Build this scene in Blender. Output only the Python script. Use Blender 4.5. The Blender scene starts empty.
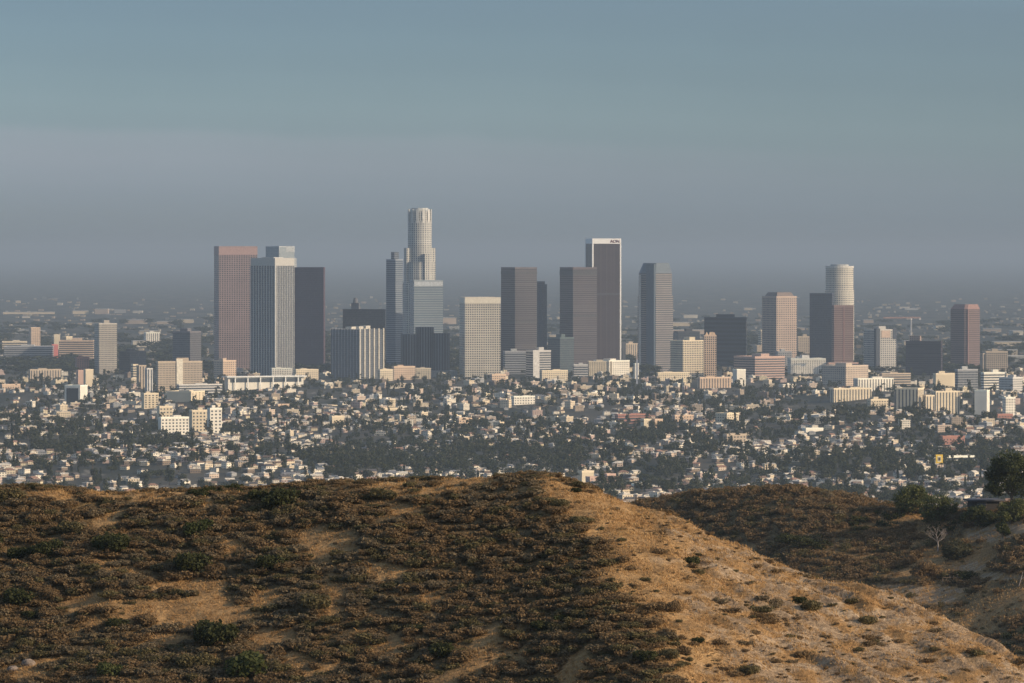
import bpy, math, random
import numpy as np
from mathutils import Vector
R = random.Random(11); NR = np.random.default_rng(7)
SC = bpy.context.scene; COL = SC.collection
rad = math.radians
# ------------------------------------------------------------------ camera
F, CAMZ, HOR = 5388.0, 226.0, 250.0
PITCH = math.atan((341.5 - HOR) / F)
cp, sp = math.cos(PITCH), math.sin(PITCH)
cam = bpy.data.cameras.new('camera'); cam.sensor_width = 36; cam.lens = 36 * F / 1024
cam.clip_start = 1; cam.clip_end = 400000
co = bpy.data.objects.new('camera', cam); COL.objects.link(co)
co.location = (0, 0, CAMZ); co.rotation_euler = (math.pi / 2 - PITCH, 0, 0); SC.camera = co

def at(x, y, Y):
    """world point on the line of sight of photo position x, y at forward distance Y"""
    a, b = (x - 512) / F, (341.5 - y) / F
    dy, dz = cp + b * sp, -sp + b * cp
    return np.array((a * Y / dy, Y, CAMZ + dz * Y / dy))
def proj(p):
    X, Y, Z = p[0], p[1], p[2] - CAMZ
    fw = Y * cp - Z * sp; up = Y * sp + Z * cp
    return 512 + F * X / fw, 341.5 - F * up / fw
def ground_z(X, Y):
    X = np.asarray(X, float); Y = np.asarray(Y, float)
    w = np.clip((Y - 4200) / 500, 0, 1) * np.clip((9300 - Y) / 1200, 0, 1)
    h = 9 * np.sin(X / 210 + 1.3 * np.sin(Y / 640)) * np.sin(Y / 330 + .6) + 6 * np.sin(X / 97 + Y / 260 + 2) + 5 * np.sin(Y / 170 - X / 400)
    return w * (h + 4)
def on_ground(x, y):
    """ground point seen at photo position x, y (0 height plain with its gentle relief)"""
    Y = CAMZ * F / max(y - HOR, 3)
    for _ in range(4):
        X = (x - 512) / F * Y
        Y = (CAMZ - float(ground_z(X, Y))) * F / max(y - HOR, 3)
    return np.array(((x - 512) / F * Y, Y, float(ground_z((x - 512) / F * Y, Y))))

# ------------------------------------------------------------------ materials
def newmat(name):
    m = bpy.data.materials.new(name); m.use_nodes = True
    nt = m.node_tree; b = nt.nodes['Principled BSDF']
    return m, nt, b
def L(nt, a, b): nt.links.new(a, b)
def N(nt, t, **kw):
    n = nt.nodes.new(t)
    for k, v in kw.items(): setattr(n, k, v)
    return n
def M_(nt, op, a, b=None, c=None):
    n = nt.nodes.new('ShaderNodeMath'); n.operation = op
    for i, v in enumerate((a, b, c)):
        if v is None: continue
        if isinstance(v, (int, float)): n.inputs[i].default_value = v
        else: nt.links.new(v, n.inputs[i])
    return n.outputs[0]
def mixc(nt, fac, a, b, mode='MIX'):
    n = nt.nodes.new('ShaderNodeMix'); n.data_type = 'RGBA'; n.blend_type = mode
    for s, v in ((n.inputs[0], fac), (n.inputs[6], a), (n.inputs[7], b)):
        if isinstance(v, (int, float)): s.default_value = v
        elif isinstance(v, (tuple, list)): s.default_value = (*v[:3], 1)
        else: nt.links.new(v, s)
    return n.outputs[2]
def noise(nt, vec, scale, detail=3, rough=.55):
    n = nt.nodes.new('ShaderNodeTexNoise'); n.inputs['Scale'].default_value = scale
    n.inputs['Detail'].default_value = detail; n.inputs['Roughness'].default_value = rough
    if vec is not None: nt.links.new(vec, n.inputs['Vector'])
    return n.outputs['Fac']
def remap(nt, v, a, b, c=0., d=1.):
    n = nt.nodes.new('ShaderNodeMapRange'); nt.links.new(v, n.inputs[0])
    for i, q in enumerate((a, b, c, d)): n.inputs[i + 1].default_value = q
    return n.outputs[0]
MC = {}
def plain(name, col, rough=.8, var=.25, scale=.4, spec=.25):
    k = ('p', name)
    if k in MC: return MC[k]
    m, nt, b = newmat(name)
    g = N(nt, 'ShaderNodeNewGeometry')
    f = noise(nt, g.outputs['Position'], scale, 4)
    dark = tuple(c * (1 - var) for c in col); lite = tuple(min(1, c * (1 + var)) for c in col)
    L(nt, mixc(nt, remap(nt, f, .3, .7), dark, lite), b.inputs['Base Color'])
    b.inputs['Roughness'].default_value = rough; b.inputs['Specular IOR Level'].default_value = spec
    MC[k] = m; return m
def facade(wall, glass=(.035, .045, .06), cu=3.2, cv=3.9, fu=.5, fv=.55, grough=.22, blinds=.10):
    """walls with a regular window grid; u runs along the wall and v up it, both in metres"""
    k = ('f', tuple(wall), tuple(glass), cu, cv, fu, fv, blinds)
    if k in MC: return MC[k]
    m, nt, b = newmat('facade'); uv = N(nt, 'ShaderNodeUVMap'); s = N(nt, 'ShaderNodeSeparateXYZ'); L(nt, uv.outputs[0], s.inputs[0])
    uu = M_(nt, 'DIVIDE', s.outputs[0], cu); vv = M_(nt, 'DIVIDE', s.outputs[1], cv)
    mu = M_(nt, 'LESS_THAN', M_(nt, 'ABSOLUTE', M_(nt, 'SUBTRACT', M_(nt, 'FRACT', uu), .5)), fu / 2)
    mv = M_(nt, 'LESS_THAN', M_(nt, 'ABSOLUTE', M_(nt, 'SUBTRACT', M_(nt, 'FRACT', vv), .5)), fv / 2)
    mask = M_(nt, 'MULTIPLY', mu, mv)
    cb = N(nt, 'ShaderNodeCombineXYZ'); L(nt, M_(nt, 'FLOOR', uu), cb.inputs[0]); L(nt, M_(nt, 'FLOOR', vv), cb.inputs[1])
    oi = N(nt, 'ShaderNodeObjectInfo'); L(nt, oi.outputs['Random'], cb.inputs[2])
    wn = N(nt, 'ShaderNodeTexWhiteNoise'); L(nt, cb.outputs[0], wn.inputs[0])
    g = mixc(nt, M_(nt, 'MULTIPLY', M_(nt, 'POWER', wn.outputs[0], 4.), blinds), glass, (.45, .42, .36))
    geo = N(nt, 'ShaderNodeNewGeometry')
    f = noise(nt, geo.outputs['Position'], .03, 5, .6)
    w = mixc(nt, remap(nt, f, .3, .7), tuple(c * .84 for c in wall), tuple(min(1, c * 1.1) for c in wall))
    fl = N(nt, 'ShaderNodeTexWhiteNoise', noise_dimensions='1D'); L(nt, M_(nt, 'FLOOR', M_(nt, 'DIVIDE', s.outputs[1], cv if cv < 100 else 4.)), fl.inputs['W'])
    w = mixc(nt, M_(nt, 'MULTIPLY', fl.outputs[0], .28), w, tuple(c * .55 for c in wall))
    L(nt, mixc(nt, mask, w, g), b.inputs['Base Color'])
    L(nt, M_(nt, 'SUBTRACT', .8, M_(nt, 'MULTIPLY', mask, .8 - grough)), b.inputs['Roughness'])
    b.inputs['Specular IOR Level'].default_value = .4
    MC[k] = m; return m
def leafmat(name, c1, c2, c3, pscale=.3):
    m, nt, b = newmat(name); g = N(nt, 'ShaderNodeNewGeometry')
    f = noise(nt, g.outputs['Position'], pscale, 3)
    c = mixc(nt, remap(nt, f, .38, .62), c1, c2)
    c = mixc(nt, M_(nt, 'POWER', g.outputs['Random Per Island'], 2.), c, c3)
    L(nt, c, b.inputs['Base Color']); b.inputs['Roughness'].default_value = .75; b.inputs['Specular IOR Level'].default_value = .15
    tr = N(nt, 'ShaderNodeBsdfTranslucent'); L(nt, c, tr.inputs['Color']); mx = N(nt, 'ShaderNodeMixShader'); mx.inputs[0].default_value = .42
    L(nt, b.outputs[0], mx.inputs[1]); L(nt, tr.outputs[0], mx.inputs[2]); L(nt, mx.outputs[0], nt.nodes['Material Output'].inputs['Surface'])
    return m

# ------------------------------------------------------------------ mesh helpers
class MB:
    def __init__(s): s.v = []; s.f = []; s.uv = []; s.mi = []
    def face(s, pts, uvs=None, mi=0):
        i = len(s.v); s.v += [tuple(map(float, p)) for p in pts]; s.f.append(list(range(i, i + len(pts)))); s.mi.append(mi)
        s.uv += uvs or [(p[0] * .01, .001) for p in pts]
    def prism(s, poly, z0, z1, mi=0, top=1, poly1=None, bottom=False, u0=0.):
        """poly runs counter-clockwise seen from above"""
        q = poly1 or poly; n = len(poly); u = u0
        for i in range(n):
            a, b, c, d = poly[i], poly[(i + 1) % n], q[(i + 1) % n], q[i]
            l = math.hypot(b[0] - a[0], b[1] - a[1])
            s.face([(*a, z0), (*b, z0), (*c, z1), (*d, z1)], [(u, z0), (u + l, z0), (u + l, z1), (u, z1)], mi); u += l
        s.face([(*p, z1) for p in q], None, top)
        if bottom: s.face([(*p, z0) for p in reversed(poly)], None, top)
    def box(s, x0, x1, y0, y1, z0, z1, mi=0, top=None, bottom=False):
        s.prism([(x0, y0), (x1, y0), (x1, y1), (x0, y1)], z0, z1, mi, mi if top is None else top, None, bottom)
    def tube(s, pts, rs, n=6, mi=0):
        P = [Vector(p) for p in pts]; rings = []
        for i, p in enumerate(P):
            t = (P[min(i + 1, len(P) - 1)] - P[max(i - 1, 0)]).normalized()
            a = t.orthogonal().normalized(); b = t.cross(a)
            rings.append([p + (a * math.cos(2 * math.pi * k / n) + b * math.sin(2 * math.pi * k / n)) * rs[i] for k in range(n)])
        for i in range(len(P) - 1):
            for k in range(n):
                s.face([rings[i][k], rings[i][(k + 1) % n], rings[i + 1][(k + 1) % n], rings[i + 1][k]], None, mi)
        s.face(list(reversed(rings[0])), None, mi); s.face(rings[-1], None, mi)
    def mesh(s, name, mats):
        me = bpy.data.meshes.new(name); me.from_pydata(s.v, [], s.f)
        l = me.uv_layers.new(name='UVMap'); l.data.foreach_set('uv', [c for p in s.uv for c in p])
        me.polygons.foreach_set('material_index', s.mi)
        for m in (mats if isinstance(mats, (list, tuple)) else [mats]): me.materials.append(m)
        return me
    def build(s, name, mats, parent=None): return link(name, s.mesh(name, mats), parent)
def link(name, me, parent=None):
    o = bpy.data.objects.new(name, me); COL.objects.link(o)
    if parent is not None: o.parent = parent
    return o
def weld(me):
    import bmesh
    bm = bmesh.new(); bm.from_mesh(me); bmesh.ops.remove_doubles(bm, verts=bm.verts, dist=1e-4); bm.to_mesh(me); bm.free()
def quads_mesh(name, V, mats, mi=None):
    """V: (n, 4, 3) loose quads"""
    n = len(V); me = bpy.data.meshes.new(name)
    me.vertices.add(4 * n); me.vertices.foreach_set('co', np.ascontiguousarray(V, np.float32).ravel())
    me.loops.add(4 * n); me.loops.foreach_set('vertex_index', np.arange(4 * n, dtype=np.int32))
    me.polygons.add(n); me.polygons.foreach_set('loop_start', np.arange(0, 4 * n, 4, dtype=np.int32))
    for m in (mats if isinstance(mats, (list, tuple)) else [mats]): me.materials.append(m)
    if mi is not None: me.polygons.foreach_set('material_index', np.ascontiguousarray(mi, np.int32))
    me.update(calc_edges=True); return me
def grid_mesh(name, X, Y, Z, mat, smooth=True, attrs=None):
    r, c = X.shape; me = bpy.data.meshes.new(name)
    me.vertices.add(r * c); me.vertices.foreach_set('co', np.stack([X, Y, Z], -1).astype(np.float32).ravel())
    i = np.arange(r * c).reshape(r, c)
    q = np.stack([i[:-1, :-1], i[:-1, 1:], i[1:, 1:], i[1:, :-1]], -1).reshape(-1, 4); n = len(q)
    me.loops.add(4 * n); me.loops.foreach_set('vertex_index', q.astype(np.int32).ravel())
    me.polygons.add(n); me.polygons.foreach_set('loop_start', np.arange(0, 4 * n, 4, dtype=np.int32))
    if smooth: me.polygons.foreach_set('use_smooth', np.ones(n, bool))
    for k, a in (attrs or {}).items():
        at_ = me.attributes.new(k, 'FLOAT', 'POINT'); at_.data.foreach_set('value', a.astype(np.float32).ravel())
    me.materials.append(mat); me.update(calc_edges=True); return me
def vnoise(x, y, seed=0):
    x = np.asarray(x, float); y = np.asarray(y, float)
    xi = np.floor(x).astype(np.int64); yi = np.floor(y).astype(np.int64); xf = x - xi; yf = y - yi
    def h(a, b):
        n = (a * 374761393 + b * 668265263 + seed * 974634777) & 0x7fffffff
        n = ((n ^ (n >> 13)) * 1274126177) & 0x7fffffff
        return ((n ^ (n >> 16)) & 0xffff) / 65535.
    u = xf * xf * (3 - 2 * xf); v = yf * yf * (3 - 2 * yf)
    return (h(xi, yi) * (1 - u) + h(xi + 1, yi) * u) * (1 - v) + (h(xi, yi + 1) * (1 - u) + h(xi + 1, yi + 1) * u) * v
def fbm(x, y, seed=0, oct=4):
    s = 0; a = .5
    for k in range(oct): s = s + a * vnoise(x * 2 ** k, y * 2 ** k, seed + k); a *= .5
    return s / (1 - .5 ** oct)

def tag(o, label=None, cat=None, group=None, kind=None):
    if label: o['label'] = label
    if cat: o['category'] = cat
    if group: o['group'] = group
    if kind: o['kind'] = kind
    return o
def thing(name, label, cat, loc, rz=0, group=None):
    o = bpy.data.objects.new(name, None); COL.objects.link(o); o.empty_display_size = 2
    o.location = [float(c) for c in loc]; o.rotation_euler = (0, 0, rz)
    return tag(o, label, cat, group)
def copy_tree(o, loc, rz, s=1):
    c = o.copy(); COL.objects.link(c); c.location = [float(q) for q in loc]; c.rotation_euler = (0, 0, rz); c.scale = (s, s, s) if isinstance(s, (int, float)) else s
    for ch in o.children:
        d = ch.copy(); COL.objects.link(d); d.parent = c
    return c

# ------------------------------------------------------------------ light and sky
SUN_AZ, SUN_EL = 112.0, 21.0
sd = Vector((math.sin(rad(SUN_AZ)) * math.cos(rad(SUN_EL)), math.cos(rad(SUN_AZ)) * math.cos(rad(SUN_EL)), math.sin(rad(SUN_EL))))
sl = bpy.data.lights.new('sun', 'SUN'); sl.energy = 3.75; sl.angle = rad(.5); sl.color = (1, .79, .55)
so = bpy.data.objects.new('sun', sl); COL.objects.link(so); so.rotation_euler = sd.to_track_quat('Z', 'Y').to_euler(); so.location = (0, 0, 500)
W = bpy.data.worlds.new('World'); SC.world = W; W.use_nodes = True
nt = W.node_tree; bg = nt.nodes['Background']
sky = N(nt, 'ShaderNodeTexSky'); sky.sky_type = 'NISHITA'; sky.sun_disc = False
sky.sun_elevation = rad(SUN_EL); sky.sun_rotation = rad(SUN_AZ); sky.altitude = 200; sky.air_density = 1.2; sky.dust_density = 2.0; sky.ozone_density = 1.5
tc = N(nt, 'ShaderNodeTexCoord'); sx = N(nt, 'ShaderNodeSeparateXYZ'); L(nt, tc.outputs['Generated'], sx.inputs[0])
# a smog bank lies low over the horizon: greyer and darker than the sky over it, with a soft upper edge
wob = noise(nt, tc.outputs['Generated'], 22, 4, .55)
edge = M_(nt, 'ADD', M_(nt, 'ADD', sx.outputs[2], M_(nt, 'MULTIPLY', sx.outputs[0], .035)), M_(nt, 'MULTIPLY', M_(nt, 'SUBTRACT', wob, .5), .005))
low = N(nt, 'ShaderNodeMapRange'); low.interpolation_type = 'SMOOTHSTEP'; L(nt, sx.outputs[2], low.inputs[0]); low.inputs[1].default_value = .05; low.inputs[2].default_value = .35
bank = N(nt, 'ShaderNodeValToRGB'); L(nt, M_(nt, 'MULTIPLY', edge, 20.), bank.inputs[0]); cr = bank.color_ramp; cr.interpolation = 'CARDINAL'
STOPS = [(0.0, (1.046, 1.277, 2.046)), (0.093, (1.0, 1.243, 2.041)), (0.148, (0.942, 1.201, 2.017)), (0.223, (0.871, 1.14, 1.938)), (0.316, (0.777, 1.04, 1.773)), (0.408, (0.682, 0.946, 1.603)), (0.52, (0.599, 0.851, 1.443)), (0.631, (0.509, 0.731, 1.262)), (0.78, (0.442, 0.635, 1.108)), (0.92, (0.4, 0.565, 0.992))]
while len(cr.elements) < len(STOPS): cr.elements.new(.5)
for el, (p_, c_) in zip(cr.elements, STOPS): el.position = p_; el.color = (*[q_ / 2.6 for q_ in c_], 1)
up = N(nt, 'ShaderNodeMapRange'); up.interpolation_type = 'SMOOTHSTEP'; L(nt, edge, up.inputs[0]); up.inputs[1].default_value = .0212; up.inputs[2].default_value = .0185
dn = N(nt, 'ShaderNodeMapRange'); dn.interpolation_type = 'SMOOTHSTEP'; L(nt, edge, dn.inputs[0]); dn.inputs[1].default_value = .004; dn.inputs[2].default_value = .0165
sd_ = remap(nt, sx.outputs[0], .09, -.09)
base = mixc(nt, 1., bank.outputs[0], (2.6, 2.6, 2.6), 'MULTIPLY')
t1 = mixc(nt, M_(nt, 'MULTIPLY', M_(nt, 'MULTIPLY', up.outputs[0], dn.outputs[0]), sd_), base, mixc(nt, 1., base, (1.13, 1.05, 1.06), 'MULTIPLY'))
t1 = mixc(nt, remap(nt, sx.outputs[0], .10, -.10), mixc(nt, 1., t1, (1.0, 1.0, .99), 'MULTIPLY'), mixc(nt, 1., t1, (.92, .93, .93), 'MULTIPLY'))
t2 = mixc(nt, low.outputs[0], t1, (1, 1, 1))
L(nt, mixc(nt, 1., sky.outputs[0], t2, 'MULTIPLY'), bg.inputs['Color']); bg.inputs['Strength'].default_value = .13
SC.view_settings.view_transform = 'Standard'; SC.view_settings.look = 'None'; SC.view_settings.exposure = .35; SC.view_settings.gamma = 1
SC.view_settings.use_curve_mapping = False
SC.cycles.use_denoising = True; SC.cycles.max_bounces = 5; SC.cycles.volume_bounces = 0; SC.cycles.diffuse_bounces = 2; SC.cycles.glossy_bounces = 2

# haze: one even box of air round everything
HZ_DENS = 4.0e-5
hm = bpy.data.materials.new('haze'); hm.use_nodes = True; nt = hm.node_tree; nt.nodes.clear()
out = N(nt, 'ShaderNodeOutputMaterial'); pv = N(nt, 'ShaderNodeVolumePrincipled')
pv.inputs['Density'].default_value = HZ_DENS; pv.inputs['Color'].default_value = (.40, .485, .575, 1)
L(nt, pv.outputs[0], out.inputs['Volume'])
b = MB(); b.box(-130000, 130000, -9000, 130000, -13, 306, 0, 0, True)
hz = b.build('haze', hm); tag(hz, kind='stuff'); weld(hz.data)

# ------------------------------------------------------------------ the plain
gm, nt, b = newmat('plain ground'); g = N(nt, 'ShaderNodeNewGeometry')
mp = N(nt, 'ShaderNodeMapping'); mp.inputs['Scale'].default_value = (1, .22, 1); L(nt, g.outputs['Position'], mp.inputs[0])
f1 = noise(nt, mp.outputs[0], .012, 5, .6); f2 = noise(nt, mp.outputs[0], .05, 3, .6)
c = mixc(nt, remap(nt, f1, .4, .6), (.032, .037, .029), (.092, .084, .066))
c = mixc(nt, remap(nt, f2, .62, .72), c, (.20, .18, .15))
L(nt, c, b.inputs['Base Color']); b.inputs['Roughness'].default_value = .9; b.inputs['Specular IOR Level'].default_value = .1
xs = np.concatenate([[-125000, -60000, -25000, -10000, -5000, -3000], np.arange(-2200, 2201, 55), [3000, 5000, 10000, 25000, 60000, 125000]])
ys = np.concatenate([[-8500, -4000, -1000, 0, 1000, 2500, 3600], np.arange(4100, 9700, 55), [10500, 12000, 15000, 20000, 28000, 40000, 60000, 90000, 125000]])
GX, GY = np.meshgrid(xs, ys)
tag(link('ground', grid_mesh('ground', GX, GY, ground_z(GX, GY), gm)), kind='structure')

# ------------------------------------------------------------------ colours
C = dict(cream=(.68, .57, .40), white=(.80, .74, .62), tan=(.46, .37, .27), grey=(.34, .34, .34), pale=(.58, .55, .50), pink=(.50, .34, .27), brick=(.34, .165, .125),
         dark=(.06, .065, .075), peach=(.60, .44, .31), brown=(.16, .11, .09), redpink=(.62, .20, .18), olive=(.16, .16, .12))
ROOF = plain('roof felt', (.42, .40, .37), .9, .25, .05); ROOFD = plain('dark roof', (.10, .10, .10), .9, .3, .05)
STYLE = dict(punched=dict(cu=4.2, cv=3.6, fu=.45, fv=.42), grid=dict(cu=3.6, cv=3.9, fu=.62, fv=.60), bands=dict(cu=60, cv=4.2, fu=1.2, fv=.50),
             piers=dict(cu=5.0, cv=400, fu=.36, fv=1.2), glass=dict(cu=2.6, cv=4., fu=.86, fv=.72), blank=dict(cu=9, cv=30, fu=0, fv=0), fine=dict(cu=2.6, cv=3.6, fu=.5, fv=.5))
def style(col, st, **kw):
    d = dict(STYLE[st]); d.update(kw); return facade(C[col] if isinstance(col, str) else col, **d)

LANDMARKS = []     # (short phrase, photo position)
FOOT = []          # footprints (X, Y, radius)
def place(x0, xs_, x1, yb, r=1., D=None, theta=None):
    """yaw, width, depth and base centre of a box whose shaded left face spans x0..xs_ and whose front spans xs_..x1"""
    if D is None: D = CAMZ * F / (yb - HOR)
    m = D / F; wl, wf = max(xs_ - x0, .3), max(x1 - xs_, 1)
    th = math.atan(wl / (wf * r)) if theta is None else theta
    if theta is None and D < 9400: th = max(th, rad(27))
    w = wf * m / math.cos(th); d = wl * m / math.sin(th)
    d = min(max(d, 9), max(4 * w, 115))
    cx = (xs_ - 512) * m; cy = D
    ox = math.cos(th) * w / 2 - math.sin(th) * d / 2; oy = math.sin(th) * w / 2 + math.cos(th) * d / 2
    X, Y = cx + ox, cy + oy
    FOOT.append((X, Y, .55 * math.hypot(w, d)))
    if D < 8600: FOOT.extend([(X, Y - d * .5 - q_, w * .42) for q_ in (w * .4 + 12, w * .8 + 40)])
    return X, Y, th, w, d, m
GZ = lambda X, Y: float(ground_z(X, Y))
def parapet(w, d, z, t=.8, h=1.6):
    b = MB(); a, c = w / 2 + .15, d / 2 + .15
    b.box(-a, a, -c, -c + t, z - .6, z + h, bottom=True); b.box(-a, a, c - t, c, z - .6, z + h, bottom=True)
    b.box(-a, -a + t, -c + t + .02, c - t - .02, z - .6, z + h, bottom=True); b.box(a - t, a, -c + t + .02, c - t - .02, z - .6, z + h, bottom=True)
    return b
def block(x0, xs_, x1, yt, yb, col, st, label, ref=None, name='office_block', cat='building', r=1., pent=.5, D=None, cap=None, wins=None, group=None, **kw):
    X, Y, th, w, d, m = place(x0, xs_, x1, yb, r, D); z = GZ(X, Y)
    H = float(at(0, yt, Y - d * .3)[2]) - z
    e = thing(name, label, cat, (X, Y, z), th, group)
    b = MB(); b.box(-w / 2, w / 2, -d / 2, d / 2, -9, H, 0, 1)
    wm = style(col, 'blank') if wins else style(col, st, **kw)
    b.build('wall', [wm, ROOF if col != 'dark' else ROOFD], e)
    cc = C[col] if isinstance(col, str) else col
    parapet(w, d, H, .8 if w > 25 else .5, 1.5).build('parapet', plain('parapet ' + str(col), tuple(min(.85, q * 1.12) for q in (cap or cc)), .8, .1), e)
    if pent:
        q = MB(); pw, pd = w * pent * .5, d * .22; px = w * R.uniform(-.15, .15)
        q.box(px - pw / 2 - w * .05, px + pw / 2, -pd, pd, H + .02, H + min(6, H * .12) + 1, 0, 1); q.build('penthouse', [plain('penthouse ' + str(col), tuple(q_ * .9 for q_ in cc), .8, .15), ROOF], e)
    if wins:
        cN, rN = wins; gl = plain('window glass', (.05, .06, .07), .2, .3, .1, .5)
        for i in range(cN):
            for j in range(rN):
                ux = -w / 2 + w * (i + .5) / cN; uz = H * (j + .62) / (rN + .25); ww, hh = min(w / cN * .46, 2.6), min(H / rN * .46, 1.9)
                q = MB(); q.box(ux - ww / 2, ux + ww / 2, -d / 2 - .12, -d / 2 + .2, uz - hh / 2, uz + hh / 2); q.build('window', gl, e)
    if ref: LANDMARKS.append((ref, proj((X, Y, z + H * .5))))
    return e, w, d, H, X, Y, th, z
exec_towers = True
# ------------------------------------------------------------------ downtown towers
def ngon(r, n=24, rot=0., sx_=1.): return [(r * sx_ * math.cos(2 * math.pi * i / n + rot), r * math.sin(2 * math.pi * i / n + rot)) for i in range(n)]
def hz_(y, Y): return float(at(0, y, Y)[2])
TW = 'skyscraper'
# rose granite tower with a blank crown band
e, w, d, H, X, Y, th, z = block(212, 219, 257, 247, 0, (.31, .22, .205), 'grid', 'tall rose granite skyscraper with a plain pink crown band', 'the rose granite skyscraper', 'skyscraper', TW, D=10200, pent=0, cu=4.6, cv=3.9, fu=.6, fv=.6)
b = MB(); b.box(-w / 2 - .3, w / 2 + .3, -d / 2 - .3, d / 2 + .3, H - 15, H - .7, 0, 0, True); b.build('crown_band', plain('rose granite', (.39, .26, .235), .7, .12), e)
# tower behind it with a dark flank and pale top
e, w, d, H, X, Y, th, z = block(265, 279, 294, 247, 0, (.40, .42, .42), 'glass', 'grey glass skyscraper peeking out behind the white ribbed skyscraper', 'the hidden grey glass skyscraper', 'skyscraper', TW, D=10750, pent=0, glass=(.16, .2, .23))
b = MB(); b.box(-2, w / 2 + .4, -d / 2 - .35, d / 2, H - 10, H + 1.8, 0, 1, True); b.build('roof_screen', [plain('roof screen', (.34, .36, .37)), ROOF], e)
b = MB(); b.box(w / 2 + .1, w / 2 + 8, -d / 2 + 3, d / 2 - 3, -5, H - 22, 0, 1); b.build('side_wing', [style((.5, .5, .48), 'glass', glass=(.2, .23, .25)), ROOF], e)
# white ribbed tower
X, Y, th, w, d, m = place(250, 275, 293, 0, 1.0, 9700); z = GZ(X, Y); H = hz_(258, Y) - z
e = thing('skyscraper', 'white ribbed skyscraper with dark glass between its tall white piers', TW, (X, Y, z), th); LANDMARKS.append(('the white ribbed skyscraper', proj((X, Y, z + H / 2))))
b = MB(); b.box(-w / 2, w / 2, -d / 2, d / 2, -8, H - 14, 0, 1); b.build('wall', [facade((.17, .18, .2), (.03, .04, .055), 2.4, 3.9, .7, .66), ROOF], e)
b = MB(); b.box(-w / 2 - .5, w / 2 + .5, -d / 2 - .5, d / 2 + .5, H - 13.9, H, 0, 1, True); b.build('crown_band', [plain('white crown', (.44, .42, .38), .7, .1), ROOF], e)
b = MB(); b.box(-w / 4, w / 4, -d / 4, d / 4, H + .02, H + 1.5, 0, 1); b.build('penthouse', [plain('penthouse grey', (.4, .4, .38)), ROOF], e)
pm = plain('white stone', (.42, .41, .38))
for k in range(10):
    yy = -d / 2 + d * (k + .03) / 9.06
    b = MB(); b.box(-w / 2 - 1.3, -w / 2 + .1, yy - .75, yy + .75, -8, H - 14.05); b.build('pier', pm, e)
for k in range(12):
    xx = -w / 2 + w * (k + .15) / 11.3
    b = MB(); b.box(xx - .55, xx + .55, -d / 2 - 1.0, -d / 2 + .1, -8, H - 14.05); b.build('pier', pm, e)
b = MB(); b.box(-w / 2 - 1.4, -w / 2 + 2.6, -d / 2 - 1.25, -d / 2 + 1.6, -8, H - 14.1); b.build('corner_pier', pm, e)
# plum brown slab
e, w, d, H, X, Y, th, z = block(293, 323.6, 325, 268, 0, (.085, .055, .075), 'glass', 'plain plum brown skyscraper with one broad flat face', 'the plum brown skyscraper', 'skyscraper', TW, D=10000, r=10.5, pent=0, glass=(.075, .05, .065), fu=.6, fv=.6)
# dark towers between
e, w, d, H, X, Y, th, z = block(342, 385, 386, 310, 0, (.018, .026, .040), 'glass', 'broad black glass tower with a chimney stack on its roof', 'the black stack tower', 'skyscraper', TW, D=10350, r=22, pent=0, glass=(.014, .018, .026))
b = MB(); b.box(-w * .4, w * .4, d * .12, d * .3, H + .02, H + 13, 0, 1); b.build('roof_plant', [plain('roof plant', (.13, .13, .14)), ROOFD], e)
b = MB(); b.tube([(0, d * .21, H + 13), (0, d * .21, H + 19), (0, d * .21, H + 23)], [5, 4.4, 3.0], 10); b.build('roof_stack', plain('roof plant', (.1, .1, .1)), e)
# short white finned tower
X, Y, th, w, d, m = place(330, 359, 383, 0, 1.0, 9450); z = GZ(X, Y); H = hz_(329, Y) - z
e = thing('skyscraper', 'short tower with cream fins on its sunlit face and a dark ribbed flank', TW, (X, Y, z), th); LANDMARKS.append(('the cream finned tower', proj((X, Y, z + H / 2))))
b = MB(); b.box(-w / 2, w / 2, -d / 2, d / 2, -8, H, 0, 1); b.build('wall', [facade((.13, .14, .16), (.04, .05, .06), 3, 3.8, .7, .6), ROOF], e)
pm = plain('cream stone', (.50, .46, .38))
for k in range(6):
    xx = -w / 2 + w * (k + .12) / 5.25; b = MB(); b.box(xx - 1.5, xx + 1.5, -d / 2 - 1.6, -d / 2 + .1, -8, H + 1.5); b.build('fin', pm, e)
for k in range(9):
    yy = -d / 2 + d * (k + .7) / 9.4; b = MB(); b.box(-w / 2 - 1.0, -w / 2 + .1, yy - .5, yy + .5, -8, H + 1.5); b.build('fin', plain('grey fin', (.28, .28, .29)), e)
for px in (-.28, .02, .3):
    b = MB(); b.box(w * px - 6, w * px + 6, -8, 6, H + .02, H + R.uniform(3, 6), 0, 1); b.build('roof_plant', [plain('cream stone', (.7, .63, .5)), ROOF], e)
# blue slab beside the round tower
e, w, d, H, X, Y, th, z = block(386, 395.5, 403, 260, 0, (.24, .27, .31), 'bands', 'slim blue glass skyscraper tucked against the tallest round skyscraper', 'the slim blue skyscraper', 'skyscraper', TW, D=10150, pent=0, cv=3.9, fv=.55, glass=(.05, .07, .10))
b = MB(); b.box(-w * .1, w / 2 - .2, -d * .05, d * .3, H + .02, H + 15, 0, 1); b.build('penthouse', [style((.2, .22, .26), 'glass'), ROOFD], e)
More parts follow.
